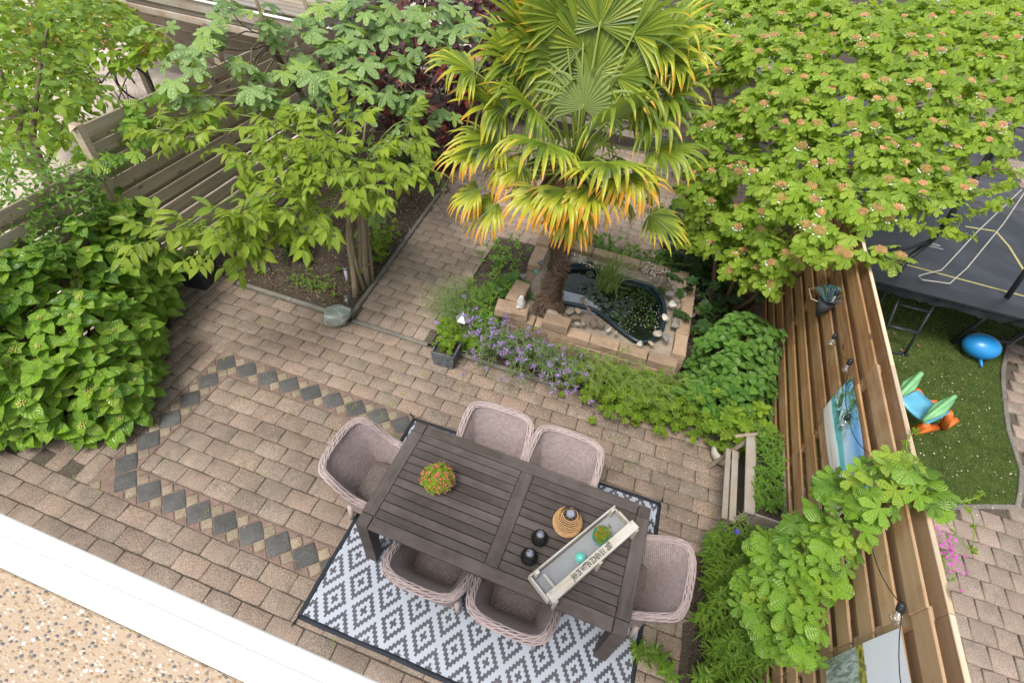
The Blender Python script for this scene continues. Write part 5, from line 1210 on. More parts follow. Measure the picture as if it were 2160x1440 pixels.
# ================================================================ PLANTS
TOV = [T_ov(.62, .16, .28, 1), T_ov(.7, .2, .2, 2), T_ov(.56, .14, .4, 3)]
THY = [T_ov(.74, .14, .22, 1), T_ov(.8, .18, .16, 2), T_ov(.68, .12, .3, 3)]
TEL = [T_el(.42, .15, .3, 1), T_el(.36, .12, .45, 2), T_el(.5, .18, .2, 3)]
TLA = [T_lance(.2, .35, 1), T_lance(.16, .55, 2), T_lance(.24, .2, 3)]
TPI = [T_pinn(3, 1), T_pinn(4, 2), T_pinn(3, 3), T_pinn(2, 4)]
TVI = [T_vib(s) for s in range(4)]; TFI = [T_fig(s) for s in range(4)]; THO = [T_hop(s) for s in range(4)]; TGE = [T_ger(s) for s in range(3)]
def tplant(name, label, cat, base, group=None): return thing(name, label, cat, tuple(base), 0, group)
def wood_part(name, t, base, segs, m, rng, k=6, bend=.06):
    mb = MB()
    for a, b, r0, r1 in segs: limb(mb, a, b, r0, r1, rng, k, bend)
    return obj(name, mb, m, t, base, True)
# ---- hydrangeas: rosettes of big leaves round a flower bud
def hydrangea(label, base, blobs, n, mind, L, m, seed, camup=-.15, budm=None, budp=.55, tilt=.55, bs=1.):
    t = tplant('hydrangea_shrub', label, 'hydrangea', base); base = np.array(base, float); rng = np.random.default_rng(seed); po = []; buds = []
    for p, nn in clouds(blobs, n, mind, rng, camup):
        ax = unit(nn*tilt+np.array((0, -.1, 1.))+rv(rng, .12)); p = p+nn*rng.normal()*.055; az = rng.uniform(0, 6)
        rosette(po, p+ax*.0, ax, 4, L*.7, .3, rng, 3, .1, az); rosette(po, p-ax*.04, ax, 4, L*1.12, .1, rng, 3, .12, az+.78); rosette(po, p-ax*.13, ax, 3, L*1.15, .0, rng, 3, .3)
        if rng.random() < budp: buds.append((p+ax*.012, ax, rng.uniform(.014, .042)*bs))
    c = np.array(blobs)[:, :3].mean(0); segs = []
    for p, nn in clouds(blobs, 60, 0, rng, .1): segs.append((base+rng.normal(size=3)*(.12, .12, 0)+(0, 0, 0), p-nn*.12, .011, .005))
    wood_part('stems', t, base, segs, MAT['twig'], rng, 5)
    place(t, base, po, THY, m, nobj=300)
    mb = MB()
    for p, ax, s in buds:
        A = frame(np.cross(ax, (.3, .5, .1)), ax)
        for i in range(14 if s > .02 else 6):
            a = i*2.399; q = s*sqrt(i/14); z = s*.35*(1-(q/s)**2); v = A@np.array((q*cos(a), q*sin(a), z))
            mb.box(p+v, (s*.3,)*3, A)
    obj('flower_buds', mb, MAT['bud'], t, base, kind='stuff'); return t
MAT['bud'] = plain('lime_bud', (.42, .45, .1), .6, .2, .25)
HB = [(-3.88, 1.45, .5, .40, .6, .9), (-3.55, .85, .4, .45, .55, .85), (-3.25, .42, .3, .42, .4, .6), (-3.7, .15, .4, .5, .38, .8), (-4.05, .8, .6, .4, .8, 1.0), (-4.0, 1.85, .6, .3, .4, .9), (-3.95, -.05, .35, .5, .36, .65)]
hydrangea('big green hydrangea with lime flower buds on the left edge of the patio', (-3.6, .6, 0), HB, 300, .155, .158, MAT['hydra'], 21, budp=.85, tilt=.4)
HR = [(3.0, 3.0, .32, .44, .45, .55), (2.98, 3.45, .42, .45, .45, .66), (2.8, 2.95, .25, .38, .3, .4), (2.62, 3.5, .3, .16, .16, .3)]
hydrangea('smaller dark green hydrangea between the pond and the brown fence', (3.0, 3.15, 0), HR, 120, .115, .112, MAT['hydra2'], 22, -.1, budp=.45, tilt=.5, bs=.45)
# ---- leafy shrub tree helper
def shoots(blobs, n, mind, rng, up=-.3, per=4, L=.12, spread=.12, nt=3, droop=.3, upb=.5):
    out = []; tips = []
    for p, nn in clouds(blobs, n, mind, rng, up):
        d = unit(nn+np.array((0, 0, upb))+rv(rng, .35)); s0 = p-d*spread; tips.append((p, d))
        for i in range(per):
            q = (i+.5)/per; b = s0+d*spread*2*q-d*spread*.0; a = i*2.4+rng.uniform(0, .6); u_ = unit(np.cross(d, (.2, .5, .3))); w = np.cross(d, u_); r = cos(a)*u_+sin(a)*w
            ld = unit(r+d*.45*(.4+q)+np.array((0, 0, -droop*rng.random()))); nn2 = unit(np.array((0, 0, 1.))+nn*.35+rv(rng, .3)); out.append((b, ld, nn2, L*rng.uniform(.65, 1.2), rng.integers(nt)))
    return out, tips
# plum at the top left
rng = np.random.default_rng(31); b0 = at(92, 395, 0.0); pb0 = np.array((-4.75, 1.9, 0))
t = tplant('plum_tree', 'green leaved plum tree with bare branching trunk standing behind the left fence', 'tree', pb0)
tw = lambda x, y, z: at(x, y, z)
j1 = tw(88, 370, 1.3); j2 = tw(55, 230, 1.9); j3 = tw(95, 110, 2.4)
segs = [(pb0, j1, .06, .045), (j1, tw(70, 290, 1.7), .045, .036), (tw(70, 290, 1.7), tw(85, 140, 2.3), .034, .022), (tw(85, 140, 2.3), tw(110, 40, 2.7), .02, .012), (tw(52, 232, 1.9), tw(0, 140, 2.2), .022, .015), (tw(52, 232, 1.9), tw(15, 250, 1.7), .03, .02), (j1, tw(0, 215, 1.7), .034, .02), (tw(75, 230, 1.9), tw(105, 205, 2.1), .02, .012), (tw(85, 140, 2.3), tw(60, 0, 2.7), .018, .01), (tw(105, 205, 2.1), tw(180, 120, 2.4), .012, .008), (tw(85, 370, 1.3), tw(150, 240, 1.8), .02, .01), (tw(110, 360, 1.3), tw(180, 330, 1.5), .015, .006)]
wood_part('branches', t, pb0, segs, MAT['bark'], rng, 7)
bl = [blob(130, 60, 2.5, .5, .5, .3), blob(200, 60, 2.6, .35, .4, .3), blob(60, 160, 2.2, .5, .45, .3), blob(40, 40, 2.5, .6, .5, .3), blob(160, 200, 2.1, .35, .35, .25), blob(20, 260, 1.8, .35, .35, .22), blob(150, 280, 1.8, .28, .28, .18)]
po, _ = shoots(bl, 210, .12, rng, -.5, 5, .12, .11); place(t, pb0, po, TOV, MAT['plum'], nobj=300)
# neighbour's rust flowered hydrangea
rng = np.random.default_rng(32); b0 = np.array((-6.6, 4.2, 0)); t = tplant('rusty_hydrangea', 'yellow green shrub with rusty brown dry flower heads behind the left fence', 'shrub', b0)
bl = [blob(250, 110, 1.4, .75, .6, .4), blob(300, 110, 1.3, .4, .45, .4), blob(30, 110, 1.5, .8, .8, .5), blob(90, 190, 1.1, .8, .6, .5), blob(180, 60, 1.5, .8, .8, .4), blob(25, 300, .9, .6, .6, .4)]
po, tips = shoots(bl, 560, .12, rng, -.2, 4, .17, .1); place(t, b0, po, TOV, MAT['ger'], nobj=200); fl = []
for i in rng.choice(len(tips), 44, False):
    for _ in range(26): fl.append((tips[i][0]+rv(rng, .055)+(0, -.03, .1), unit(rv(rng)), unit(rv(rng)), .05, 0))
MAT['rust'] = leafm('rust_petal', (.3, .1, .03), (.5, .2, .07), trans=.2); place(t, b0, fl, TOV[:1], MAT['rust'], 'flower', 'flower_heads', 0)
wood_part('stems', t, b0, [(b0, at(x, y, z), .02, .008) for x, y, z in ((240, 190, .8), (265, 180, .8), (300, 130, 1.2), (230, 150, 1.1), (250, 215, .4), (120, 200, 1.), (60, 150, 1.2))], MAT['bark'], rng)
# pale shrub spilling over the low fence above the hydrangea
rng = np.random.default_rng(33); b0 = np.array((-4.0, 1.5, 0)); t = tplant('climbing_shrub', 'light green small leaved climber spilling over the low fence above the big hydrangea', 'shrub', b0)
bl = [blob(60, 400, 1.75, .3, .32, .2), blob(140, 400, 1.7, .3, .3, .2), blob(40, 470, 1.55, .28, .3, .25), blob(175, 450, 1.45, .2, .28, .2), blob(105, 540, 1.4, .12, .16, .2), blob(220, 300, 1.9, .12, .2, .1), blob(240, 350, 1.7, .1, .2, .1), blob(30, 350, 1.9, .2, .3, .15)]
po, _ = shoots(bl, 300, .06, rng, -.4, 5, .075, .07); place(t, b0, po, TEL, MAT['mint'], nobj=300, cellpx=12)
wood_part('stems', t, b0, [(b0+(0, .2, 0), at(80, 430, 1.5), .02, .01), (at(30, 480, 1.3), at(200, 330, 1.8), .012, .006), (at(130, 430, 1.4), at(250, 340, 1.8), .012, .005)], MAT['bark'], rng)
# vine leaves on the left fence
rng = np.random.default_rng(34); b0 = np.array((-4.1, 2.9, 1.5)); t = tplant('vine', 'lobed bright green vine leaves climbing over the top of the grey fence', 'climbing plant', b0)
po = []
for (x, y, z, n, s) in ((270, 255, 2.1, 16, .16), (285, 275, 2.0, 16, .15), (180, 320, 1.9, 8, .16), (250, 230, 2.2, 6, .14), (175, 345, 1.8, 4, .17), (255, 300, 1.9, 6, .1), (230, 410, 1.5, 12, .09), (350, 200, 2.3, 10, .12), (410, 230, 2.2, 8, .12)):
    for _ in range(n): po.append((at(x+rng.normal()*22, y+rng.normal()*16, z)+(rng.uniform(0, .12), 0, 0), unit((.5, -.3, -.5)+rv(rng, .5)), unit((.5, -.2, 1)+rv(rng, .3)), s*rng.uniform(.6, 1.1), rng.integers(4)))
place(t, b0, po, TVI, MAT['hop'], nobj=120)
# ---- walnut: pinnate leaves in drooping fans
rng = np.random.default_rng(35); wb_ = at(765, 600, 0); t = tplant('walnut_tree', 'young multi stemmed tree with drooping bright green compound leaves in the soil bed', 'tree', wb_)
st = lambda x, y: at(x, y, .0); cr_ = at(735, 330, 1.75)
segs = [(st(750, 628), at(735, 470, .75), .042, .034), (at(735, 470, .75), at(725, 340, 1.5), .034, .026), (st(762, 600), at(742, 380, 1.4), .04, .03), (st(776, 604), at(757, 400, 1.3), .045, .03), (st(768, 612), at(727, 420, 1.0), .038, .03), (st(786, 598), at(770, 420, 1.2), .03, .02)]
wood_part('trunk', t, wb_, segs, MAT['bark'], rng, 9, .02)
hub = at(740, 345, 1.65); tips_px = [(330, 270, 2.15), (380, 240, 2.2), (430, 200, 2.25), (520, 340, 2.1), (570, 260, 2.2), (600, 350, 2.05), (640, 300, 2.1), (400, 500, 1.85), (480, 480, 1.85), (440, 540, 1.75), (540, 420, 1.95), (590, 440, 1.85), (660, 380, 1.95), (700, 300, 2.1), (720, 400, 1.9), (760, 350, 1.95), (800, 320, 2.0), (860, 300, 2.0), (880, 350, 1.9), (840, 370, 1.85), (790, 410, 1.75), (640, 240, 2.2), (740, 250, 2.2), (690, 460, 1.7), (620, 490, 1.6), (530, 520, 1.6), (700, 350, 2.0), (320, 510, 1.9), (520, 200, 2.2), (860, 250, 2.1), (630, 420, 1.9), (500, 450, 1.9), (400, 290, 2.15), (660, 330, 2.05), (570, 310, 2.1), (545, 480, 1.75)]
po = []; segs = []
for x, y, z in tips_px:
    tip = at(x, y, z); segs.append((hub+rv(rng, .05), tip, .014, .004)); out = unit((tip-hub)*(1, 1, .3))
    for i in range(7):
        d = unit(out*rng.uniform(.3, 1.)+rv(rng, .62)*(1, 1, .45)+np.array((0, 0, rng.uniform(-.35, .5)))); b = tip+(hub-tip)*rng.uniform(0, .16)+rv(rng, .03)
        po.append((b, d, unit(np.array((0, 0, 1.))+d*.25+rv(rng, .28)), rng.uniform(.28, .42), rng.integers(4)))
wood_part('branches', t, wb_, segs, MAT['greenstem'], rng, 5, .08)
wood_part('limb', t, wb_, [(hub, at(640, 400, 1.9), .02, .01), (at(725, 330, 1.55), at(768, 300, 1.8), .026, .018), (at(768, 300, 1.8), at(770, 240, 2.0), .018, .01), (hub, at(560, 340, 2.0), .016, .008)], MAT['bark'], rng, 6, .06)
place(t, wb_, po, TPI, [MAT['walnut'], MAT['greenstem']], nobj=300, cellpx=14)
# ---- fig
rng = np.random.default_rng(36); fb = np.array((-3.3, 5.3, 0)); t = tplant('fig_tree', 'fig tree with big grey green lobed leaves between the left fence and the palm', 'tree', fb)
trunk = [(fb, at(665, 250, 1.3), .06, .05), (at(665, 250, 1.3), at(630, 190, 1.8), .05, .04), (at(630, 190, 1.8), at(570, 90, 2.5), .04, .03), (at(570, 90, 2.5), at(540, 0, 2.9), .03, .02), (fb+(.1, .2, 0), at(700, 150, 2.0), .05, .04), (at(700, 150, 2.0), at(640, 0, 2.8), .04, .028), (fb, at(735, 260, 1.2), .04, .03), (at(735, 260, 1.2), at(800, 130, 2.2), .03, .02)]
wood_part('trunk', t, fb, trunk, MAT['bark'], rng, 8, .03)
clus = [(420, 90, 2.75, 7, .25), (370, 130, 2.65, 5, .24), (450, 60, 2.8, 5, .2), (340, 60, 2.7, 3, .18), (390, 200, 2.4, 4, .2), (560, 30, 2.9, 6, .2), (520, 140, 2.5, 7, .18), (590, 150, 2.4, 6, .18), (640, 60, 2.6, 8, .22), (680, 20, 2.7, 7, .24), (610, 210, 2.2, 6, .2), (560, 210, 2.3, 6, .2), (530, 190, 2.4, 5, .2), (650, 150, 2.4, 7, .24), (700, 100, 2.5, 8, .25), (740, 70, 2.6, 8, .26), (770, 130, 2.4, 7, .26), (720, 170, 2.3, 7, .26), (680, 210, 2.1, 6, .22), (820, 60, 2.6, 8, .28), (850, 130, 2.4, 8, .26), (800, 190, 2.2, 7, .24), (860, 200, 2.1, 6, .22), (880, 60, 2.6, 7, .26), (940, 60, 2.5, 8, .26), (980, 60, 2.5, 6, .24), (940, 110, 2.35, 5, .24), (900, 20, 2.7, 5, .28), (640, 130, 2.4, 5, .22), (880, 240, 1.8, 5, .2), (930, 240, 1.6, 5, .2), (760, 230, 2.0, 5, .2), (850, 270, 1.8, 5, .2), (820, 300, 1.6, 4, .24), (780, 470, .7, 5, .2), (800, 440, .8, 4, .18), (800, 20, 2.8, 6, .26), (755, 20, 2.8, 6, .26), (660, 260, 1.9, 5, .2), (960, 20, 2.6, 5, .24), (490, 20, 2.9, 4, .2), (580, 80, 2.6, 5, .18)]
po = []; segs = []; joints = [at(665, 250, 1.4), at(570, 90, 2.4), at(640, 0, 2.7), at(700, 150, 2.0), at(800, 130, 2.1), at(735, 260, 1.3)]
for x, y, z, n, s in clus:
    c = at(x, y, z); jt = min(joints, key=lambda q: np.linalg.norm(q-c)); segs.append((jt, c-(0, 0, .05), .013, .006))
    for i in range(n):
        a = 2*pi*i/n+rng.uniform(-.4, .4); r = np.array((cos(a), sin(a), 0)); b = c+r*rng.uniform(.02, .16)+rv(rng, .05)
        d = unit(r+np.array((.1, -.35, -.25))+rv(rng, .3)); po.append((b, d, unit(np.array((.1, -.25, 1.))+r*.35+rv(rng, .22)), s*rng.uniform(.65, 1.1)*1.0, rng.integers(4)))
wood_part('branches', t, fb, segs, MAT['bark'], rng, 5, .12); place(t, fb, po, TFI, MAT['fig'], nobj=300, cellpx=10)
# ---- purple bush
rng = np.random.default_rng(37); b0 = np.array((-2.2, 7.3, 0)); t = tplant('purple_bush', 'dark purple leaved bush between the fig tree and the palm', 'shrub', b0)
bl = [blob(930, 190, 1.2, .6, .5, .5), blob(870, 130, 1.6, .6, .5, .5), blob(980, 120, 1.6, .55, .6, .45), blob(940, 40, 2.0, .8, .8, .5), blob(1010, 50, 1.9, .6, .7, .4), blob(970, 230, .8, .4, .4, .5), blob(860, 230, 1.0, .4, .4, .5), blob(930, 320, .3, .35, .3, .3), blob(780, 200, 1.3, .5, .5, .5)]
po, _ = shoots(bl, 620, .1, rng, -.4, 4, .115, .09, droop=1.2, upb=.1); po2 = [q for q in po if rng.random() < .05]; place(t, b0, po, [T_ov(.95, .1, .3, s) for s in range(3)], MAT['purp'], nobj=200, cellpx=12)
place(t, b0, [(p+(0, -.03, .05), d, n, s, k) for p, d, n, s, k in po2], [T_ov(.95, .1, .3, 1)], MAT['redl'], 'red_leaf', 'red_leaves', 60)
wood_part('stems', t, b0, [(b0+rv(rng, .15)*(1, 1, 0), at(x, y, z), .025, .01) for x, y, z in ((890, 250, .9), (950, 150, 1.5), (1000, 100, 1.8), (900, 100, 1.8), (1030, 150, 1.2))], MAT['bark'], rng)
# ---- palm
rng = np.random.default_rng(38); pb4 = np.array((.642, 3.54, .28)); CC = np.array((.66, 3.58, 2.32))
t = tplant('palm_tree', 'fan palm with shaggy brown trunk and yellowing drooping fronds beside the pond', 'palm tree', pb4)
zs_ = np.linspace(0, 1, 12); pts = pb4+(CC-pb4)*zs_[:, None]+np.outer(np.sin(zs_*3)*.03, (1, .3, 0)); mb = MB().tube(pts, np.interp(zs_, [0, .06, .14, .3, 1], [.175, .168, .125, .115, .12]), 16)
MAT['fibre'] = plain('palm_fibre', (.11, .07, .045), .9, .1, .5, sc=30, bump=1.); MAT['hair'] = leafm('trunk_hair', (.07, .045, .03), (.17, .11, .075), (.24, .17, .12), trans=.05, rough=.8); tr_ = obj('trunk', mb, MAT['fibre'], t, pb4, True)
mb = MB()
for i in range(3400):
    q = rng.random()**1.15; a = rng.uniform(0, 6.283); r = np.interp(q, [0, .06, .14, .3, 1], [.175, .168, .127, .117, .122]); c = pb4+(CC-pb4)*q+(sin(q*3)*.03, 0, 0); n_ = np.array((cos(a), sin(a), 0)); tg = np.array((-sin(a), cos(a), 0)); sg = 1 if sin(q*16+1) > 0 else -1
    d = unit(tg*sg*rng.uniform(.2, 1)+np.array((0, 0, rng.uniform(-1., .2)))+n_*rng.uniform(0, .35)) if q > .13 else unit(n_*.8+np.array((0, 0, -.9))+rv(rng, .25)); L = rng.uniform(.04, .12); p0 = c+n_*r*.98; p1 = p0+d*L*.5+n_*.008; p2 = p0+d*L+n_*.004; w = np.cross(d, n_)*.004; mb.add([p0-w, p0+w, p1-w, p1+w, p2], [(0, 1, 3, 2), (2, 3, 4)])
obj('trunk_fibres', mb, MAT['hair'], t, pb4, kind='stuff')
mb = MB()
for i in range(60):
    q = rng.uniform(.55, 1.); a = i*2.4; r = .118; c = pb4+(CC-pb4)*q; n_ = np.array((cos(a), sin(a), 0)); mb.tube([c+n_*r*.8, c+n_*(r+.05)+(0, 0, .05), c+n_*(r+.07)+(0, 0, .11)], [.028, .02, .012], 5, flat=.5)
obj('old_leaf_bases', mb, MAT['bark'], t, pb4, kind='stuff')
def frond(hub, R, span, droop, age, seed, nb=38, face=None, e=None):
    """blades fan out from the hub in a pleated disc and bend over towards their tips"""
    rg = np.random.default_rng(seed); hub = np.array(hub, float); e = unit(hub-CC) if e is None else unit(e)
    s = unit(np.cross(e, (0, 0, 1.))); n_ = np.cross(s, e)
    if face is not None: n_ = unit(np.array(face)-e*(np.array(face)@e)); s = np.cross(e, n_)
    mb = MB()
    for k in range(nb):
        th = (-span+2*span*(k+.5)/nb)+rg.normal()*.015; L = R*(1-.28*(abs(th)/span)**2)*rg.uniform(.9, 1.06); dth = 2*span/nb; rf = .46*L
        bend = droop*rg.uniform(.4, 1.7)*(1.9 if rg.random() < .22 else 1); bp_ = rg.uniform(.48, .68); kink = rg.random() < .3+.25*droop
        d0 = unit(cos(th)*e+sin(th)*s+n_*(.12-.06*abs(th))); sd = unit(-sin(th)*e+cos(th)*s); p = hub.copy(); V = []; UV = []; N_ = 8; d = d0.copy(); last = 0
        for i in range(N_+1):
            q = i/N_; r = L*q; w = min(r, rf)*dth*.57 if r < rf else rf*dth*.6*max(0, 1-((r-rf)/(L-rf))**2.6)
            nn = unit(np.cross(sd, d)); nn = nn if nn@n_ > 0 else -nn
            V += [p-sd*w+nn*w*.45, p-nn*w*.25, p+sd*w+nn*w*.45]; UV += [(-1, q), (0, q), (1, q)]
            if q > bp_-.1:
                g_ = bend*(4.5 if kink and q < bp_+.02 else .8)*.42; d = unit(d+np.array((0, 0, -1.))*g_)
            elif droop > .3: d = unit(d+np.array((0, 0, -1.))*.05*droop)
            p = p+d*L/N_
        mb.add(V, [(3*i+j, 3*i+j+1, 3*i+4+j, 3*i+3+j) for i in range(N_) for j in (0, 1)], 0, UV)
    fo = obj('frond', mb, MAT['palm%d' % age], t, pb4, True)
    m_ = (CC+hub)/2+(0, 0, .05+.05*(1-droop)); obj('petiole', MB().tube([CC-(0, 0, .1), m_, hub, hub+e*.05], [.02, .015, .012, .008], 5, flat=.6), MAT['petiole'], fo, pb4, True)
MAT['petiole'] = plain('petiole', (.25, .32, .06), .5, .3)
def hubw(x, y, r=.75, back=False):
    d = unit((x-1080)/FPX*_r+(720-y)/FPX*_u+_fw); oc = CP-CC; b = oc@d; D_ = b*b-(oc@oc-r*r); q = -b if D_ < 0 else (-b+sqrt(D_) if back else -b-sqrt(D_)); return CP+q*d
FR = [  # hub pixel, sphere radius, back?, R, span, droop, age
 (1198, 132, .8, 0, .74, 2.5, .4, 0), (1250, 158, .72, 0, .68, 2.4, .4, 0), (1215, 215, .85, 1, .62, 2.1, .5, 0), (1285, 255, .62, 0, .6, 2.1, .65, 0), (1130, 235, .7, 0, .62, 2.1, .6, 0), (1340, 200, .75, 0, .62, 2.1, .7, 0), (1090, 130, .9, 0, .6, 2.1, .6, 0), (1010, 400, .95, 0, .46, 1.6, .8, 2), (1195, 400, .76, 0, .52, 1.7, .8, 2), (1320, 370, .78, 0, .52, 1.7, .7, 2), (1420, 130, 1., 0, .5, 2., .8, 1), (1120, 70, .9, 1, .62, 2.2, .2, 0), (1190, 40, .95, 1, .62, 2.0, .15, 0), (1265, 55, .95, 1, .62, 2.0, .2, 0), (1335, 75, .9, 1, .62, 2.0, .35, 0),
 (1390, 100, .95, 0, .55, 2.1, .6, 1), (1300, 165, .7, 0, .68, 2.0, .75, 1), (1062, 228, .8, 0, .60, 2.1, .55, 1), (1000, 150, .85, 1, .5, 1.9, .6, 1), (1050, 300, .7, 0, .56, 2.0, .5, 1), (1155, 303, .78, 0, .58, 1.9, .8, 1), (1277, 342, .78, 0, .56, 1.9, .6, 1),
 (1145, 402, .74, 0, .50, 1.7, .75, 2), (1245, 395, .74, 0, .50, 1.6, .7, 2), (1050, 425, .85, 0, .52, 1.6, .7, 2), (1000, 322, .95, 0, .46, 1.7, .6, 2), (1366, 252, .78, 0, .60, 2.0, .6, 0), (1382, 312, .78, 0, .58, 1.9, .65, 0), (1369, 452, .9, 0, .50, 1.5, .3, 1), (1310, 230, .7, 1, .55, 2.0, .4, 0), (1110, 180, .7, 1, .6, 2.1, .35, 0), (1230, 230, .6, 0, .55, 2.1, .45, 0), (1180, 350, .6, 1, .5, 1.9, .7, 1), (1300, 400, .7, 1, .5, 1.7, .8, 2), (1100, 350, .6, 0, .5, 1.8, .85, 2), (1180, 330, .75, 1, .6, 2., .9, 1), (1260, 330, .75, 1, .6, 2., .9, 1), (1330, 350, .75, 1, .55, 1.9, .9, 1), (1120, 320, .75, 1, .55, 1.9, .9, 0), (1225, 290, .55, 1, .6, 2., .8, 0), (1400, 200, .95, 1, .55, 1.9, .6, 0), (1230, 100, .85, 1, .65, 2.4, .2, 0), (1150, 120, .85, 1, .6, 2.2, .3, 0), (1210, 440, .7, 0, .46, 1.5, .9, 2)]
for i, (x, y, r, bk, R_, sp_, dr, ag) in enumerate(FR):
    h = hubw(x, y, r, bk); e = unit(h-CC)
    if dr > .55: e = unit(e+np.array((0, 0, -.35*dr)))
    frond(h, R_*1.06, sp_, dr, ag, 50+i, int(12*sp_+3), None, e)
MAT['dead'] = leafm('dead_frond', (.1, .06, .025), (.24, .15, .06), (.3, .2, .1), trans=.1, rough=.8)
for i in range(11):      # withered fronds hanging against the trunk
    a = i*.571+.2; h = CC+np.array((cos(a)*.2, sin(a)*.2, -.12)); k0 = set(bpy.data.objects); frond(h, .42, 1.1, 1.5, 2, 200+i, 12, None, unit((cos(a)*.5, sin(a)*.5, -.9)))
    for o in set(bpy.data.objects)-k0:
        if o.name.startswith('frond'): o.data.materials.clear(); o.data.materials.append(MAT['dead']); o['label'] = 'withered brown frond hanging under the crown'
mb = MB()
for i in range(7):
    a = i*.9; d = unit((cos(a)*.25, sin(a)*.25, 1)); mb.tube([CC, CC+d*.35, CC+d*.62], [.018, .012, .004], 5)
obj('young_spears', mb, MAT['petiole'], t, pb4, True)
# ---- viburnum
rng = np.random.default_rng(39); vb = np.array((3.0, 5.2, 0)); t = tplant('viburnum_bush', 'huge bright green viburnum bush with white edged rusty flower caps leaning over the brown fence', 'shrub', vb)
bl = [blob(1500, 130, 2.3, .6, .9, .4), blob(1560, 60, 2.5, .8, 1., .4), blob(1640, 130, 2.65, .7, .8, .35), blob(1760, 60, 2.8, .9, .9, .4), blob(1860, 100, 2.85, .8, .8, .4), blob(1980, 60, 2.9, .9, .9, .35), blob(2060, 160, 2.75, .55, .6, .35), blob(1940, 200, 2.65, .7, .6, .4), blob(1780, 210, 2.6, .65, .6, .4), blob(1640, 250, 2.4, .55, .5, .35), blob(1530, 280, 2.1, .4, .45, .35), blob(1600, 370, 2.0, .4, .35, .28), blob(1500, 370, 1.7, .3, .35, .3), blob(1700, 350, 2.15, .45, .4, .3), blob(1830, 330, 2.35, .5, .4, .35), blob(1950, 300, 2.4, .4, .4, .3), blob(1500, 450, 1.3, .32, .3, .28), blob(1580, 470, 1.6, .3, .28, .22), blob(1640, 540, 1.75, .22, .2, .2), blob(1570, 570, 1.3, .25, .2, .22), blob(1700, 440, 2.25, .38, .28, .2), blob(1800, 440, 2.3, .38, .25, .2), blob(1740, 520, 2.25, .28, .2, .15), blob(1840, 550, 2.22, .2, .16, .13), blob(1900, 420, 2.35, .28, .25, .18), blob(1660, 20, 2.7, .9, 1, .4), blob(2080, 30, 3.0, .6, .7, .3), blob(1455, 40, 2.3, .3, .6, .3), blob(2010, 400, 2.4, .16, .14, .08), blob(1480, 500, 1.0, .3, .28, .3), blob(1545, 530, 1.25, .26, .22, .24), blob(1620, 590, 1.5, .18, .15, .18), blob(1480, 420, 1.5, .25, .25, .25), blob(1590, 500, 1.6, .25, .2, .2)]
bl += [blob(2120, 100, 2.95, .5, .6, .3), blob(2140, 220, 2.75, .4, .4, .3), blob(2060, 290, 2.55, .35, .3, .25), blob(1960, 370, 2.35, .3, .25, .18), blob(1880, 350, 2.4, .35, .3, .25)]
bl = [(a, b, c, d*1.02, e*1.02, f*.72) for a, b, c, d, e, f in bl]
po, tips = shoots(bl, 2100, .078, rng, -.3, 4, .128, .1, 4, .9, .35); place(t, vb, po, TVI, MAT['vib'], nobj=300, cellpx=22)
# flat flower caps: brown fertile middle with a ring of white florets
mid = MB(); ring = MB(); nf = 0
R = np.random.default_rng(4); tpx = pix([p for p, d in tips]); seen = {}
for i in np.argsort(tpx[:, 2]):
    p, d = tips[i]
    if d[2] < .25: continue
    k = (int(tpx[i, 0]//52), int(tpx[i, 1]//46))
    if k in seen or R.random() < .3: continue
    seen[k] = 1; ax = unit(d*.25+np.array((-.1, -.35, 1.))); A = frame(np.cross(ax, (1, .2, 0)), ax); c = p+ax*.07; r = R.uniform(.045, .07)
    for j in range(44):
        a = j*2.399; q = r*.85*sqrt(j/44); mid.add([c+A@np.array((q*cos(a)+u*.005, q*sin(a)+w*.005, .008*(1-(q/r)**2)+h)) for u, w, h in ((-1, -1, 0), (1, -1, 0), (1, 1, 0), (-1, 1, 0), (0, 0, .009))], [(0, 1, 4), (1, 2, 4), (2, 3, 4), (3, 0, 4)])
    if R.random() < .7:
        for j in range(R.integers(4, 9)):
            a = R.normal()*1.2-1.6; f = c+A@np.array((r*1.08*cos(a), r*1.08*sin(a), -.004)); s = R.uniform(.007, .0105); ph = R.uniform(0, 1)
            ring.add([f]+[f+A@np.array((s*cos(ph+m*1.2566+u), s*sin(ph+m*1.2566+u), .001)) for m in range(5) for u in (-.45, .45)], [(0, 1+2*m, 2+2*m) for m in range(5)])
    if R.random() < .06: pass
MAT['cap'] = plain('rusty_cap', (.58, .31, .15), .8, .2, .4, sc=25); MAT['floret'] = plain('white_floret', (.72, .7, .64), .7, .2, .05)
obj('flower_caps', mid, MAT['cap'], t, vb, kind='stuff'); obj('white_florets', ring, MAT['floret'], t, vb, kind='stuff')
segs = []
for i in range(16):
    b = vb+(rng.uniform(-.35, .25), rng.uniform(-.55, .3), 0); q = bl[rng.integers(len(bl))]; segs.append((b, np.array(q[:3])-(0, 0, .1), .03, .01))
segs += [(np.array((2.75, 4.75, 0)), at(1530, 440, 1.4), .035, .02), (np.array((2.85, 4.7, 0)), at(1600, 520, 1.3), .03, .015), (np.array((2.95, 4.8, 0)), at(1690, 390, 1.9), .035, .02), (at(1690, 390, 1.9), at(1740, 300, 2.3), .022, .012), (at(1690, 390, 1.9), at(1700, 300, 2.2), .02, .01), (at(1880, 250, 2.5), at(2000, 190, 2.7), .016, .006), (at(1820, 350, 2.3), at(1960, 270, 2.5), .018, .006)]
wood_part('stems', t, vb, segs, MAT['twig'], rng, 6, .07)
for i in range(0): pass
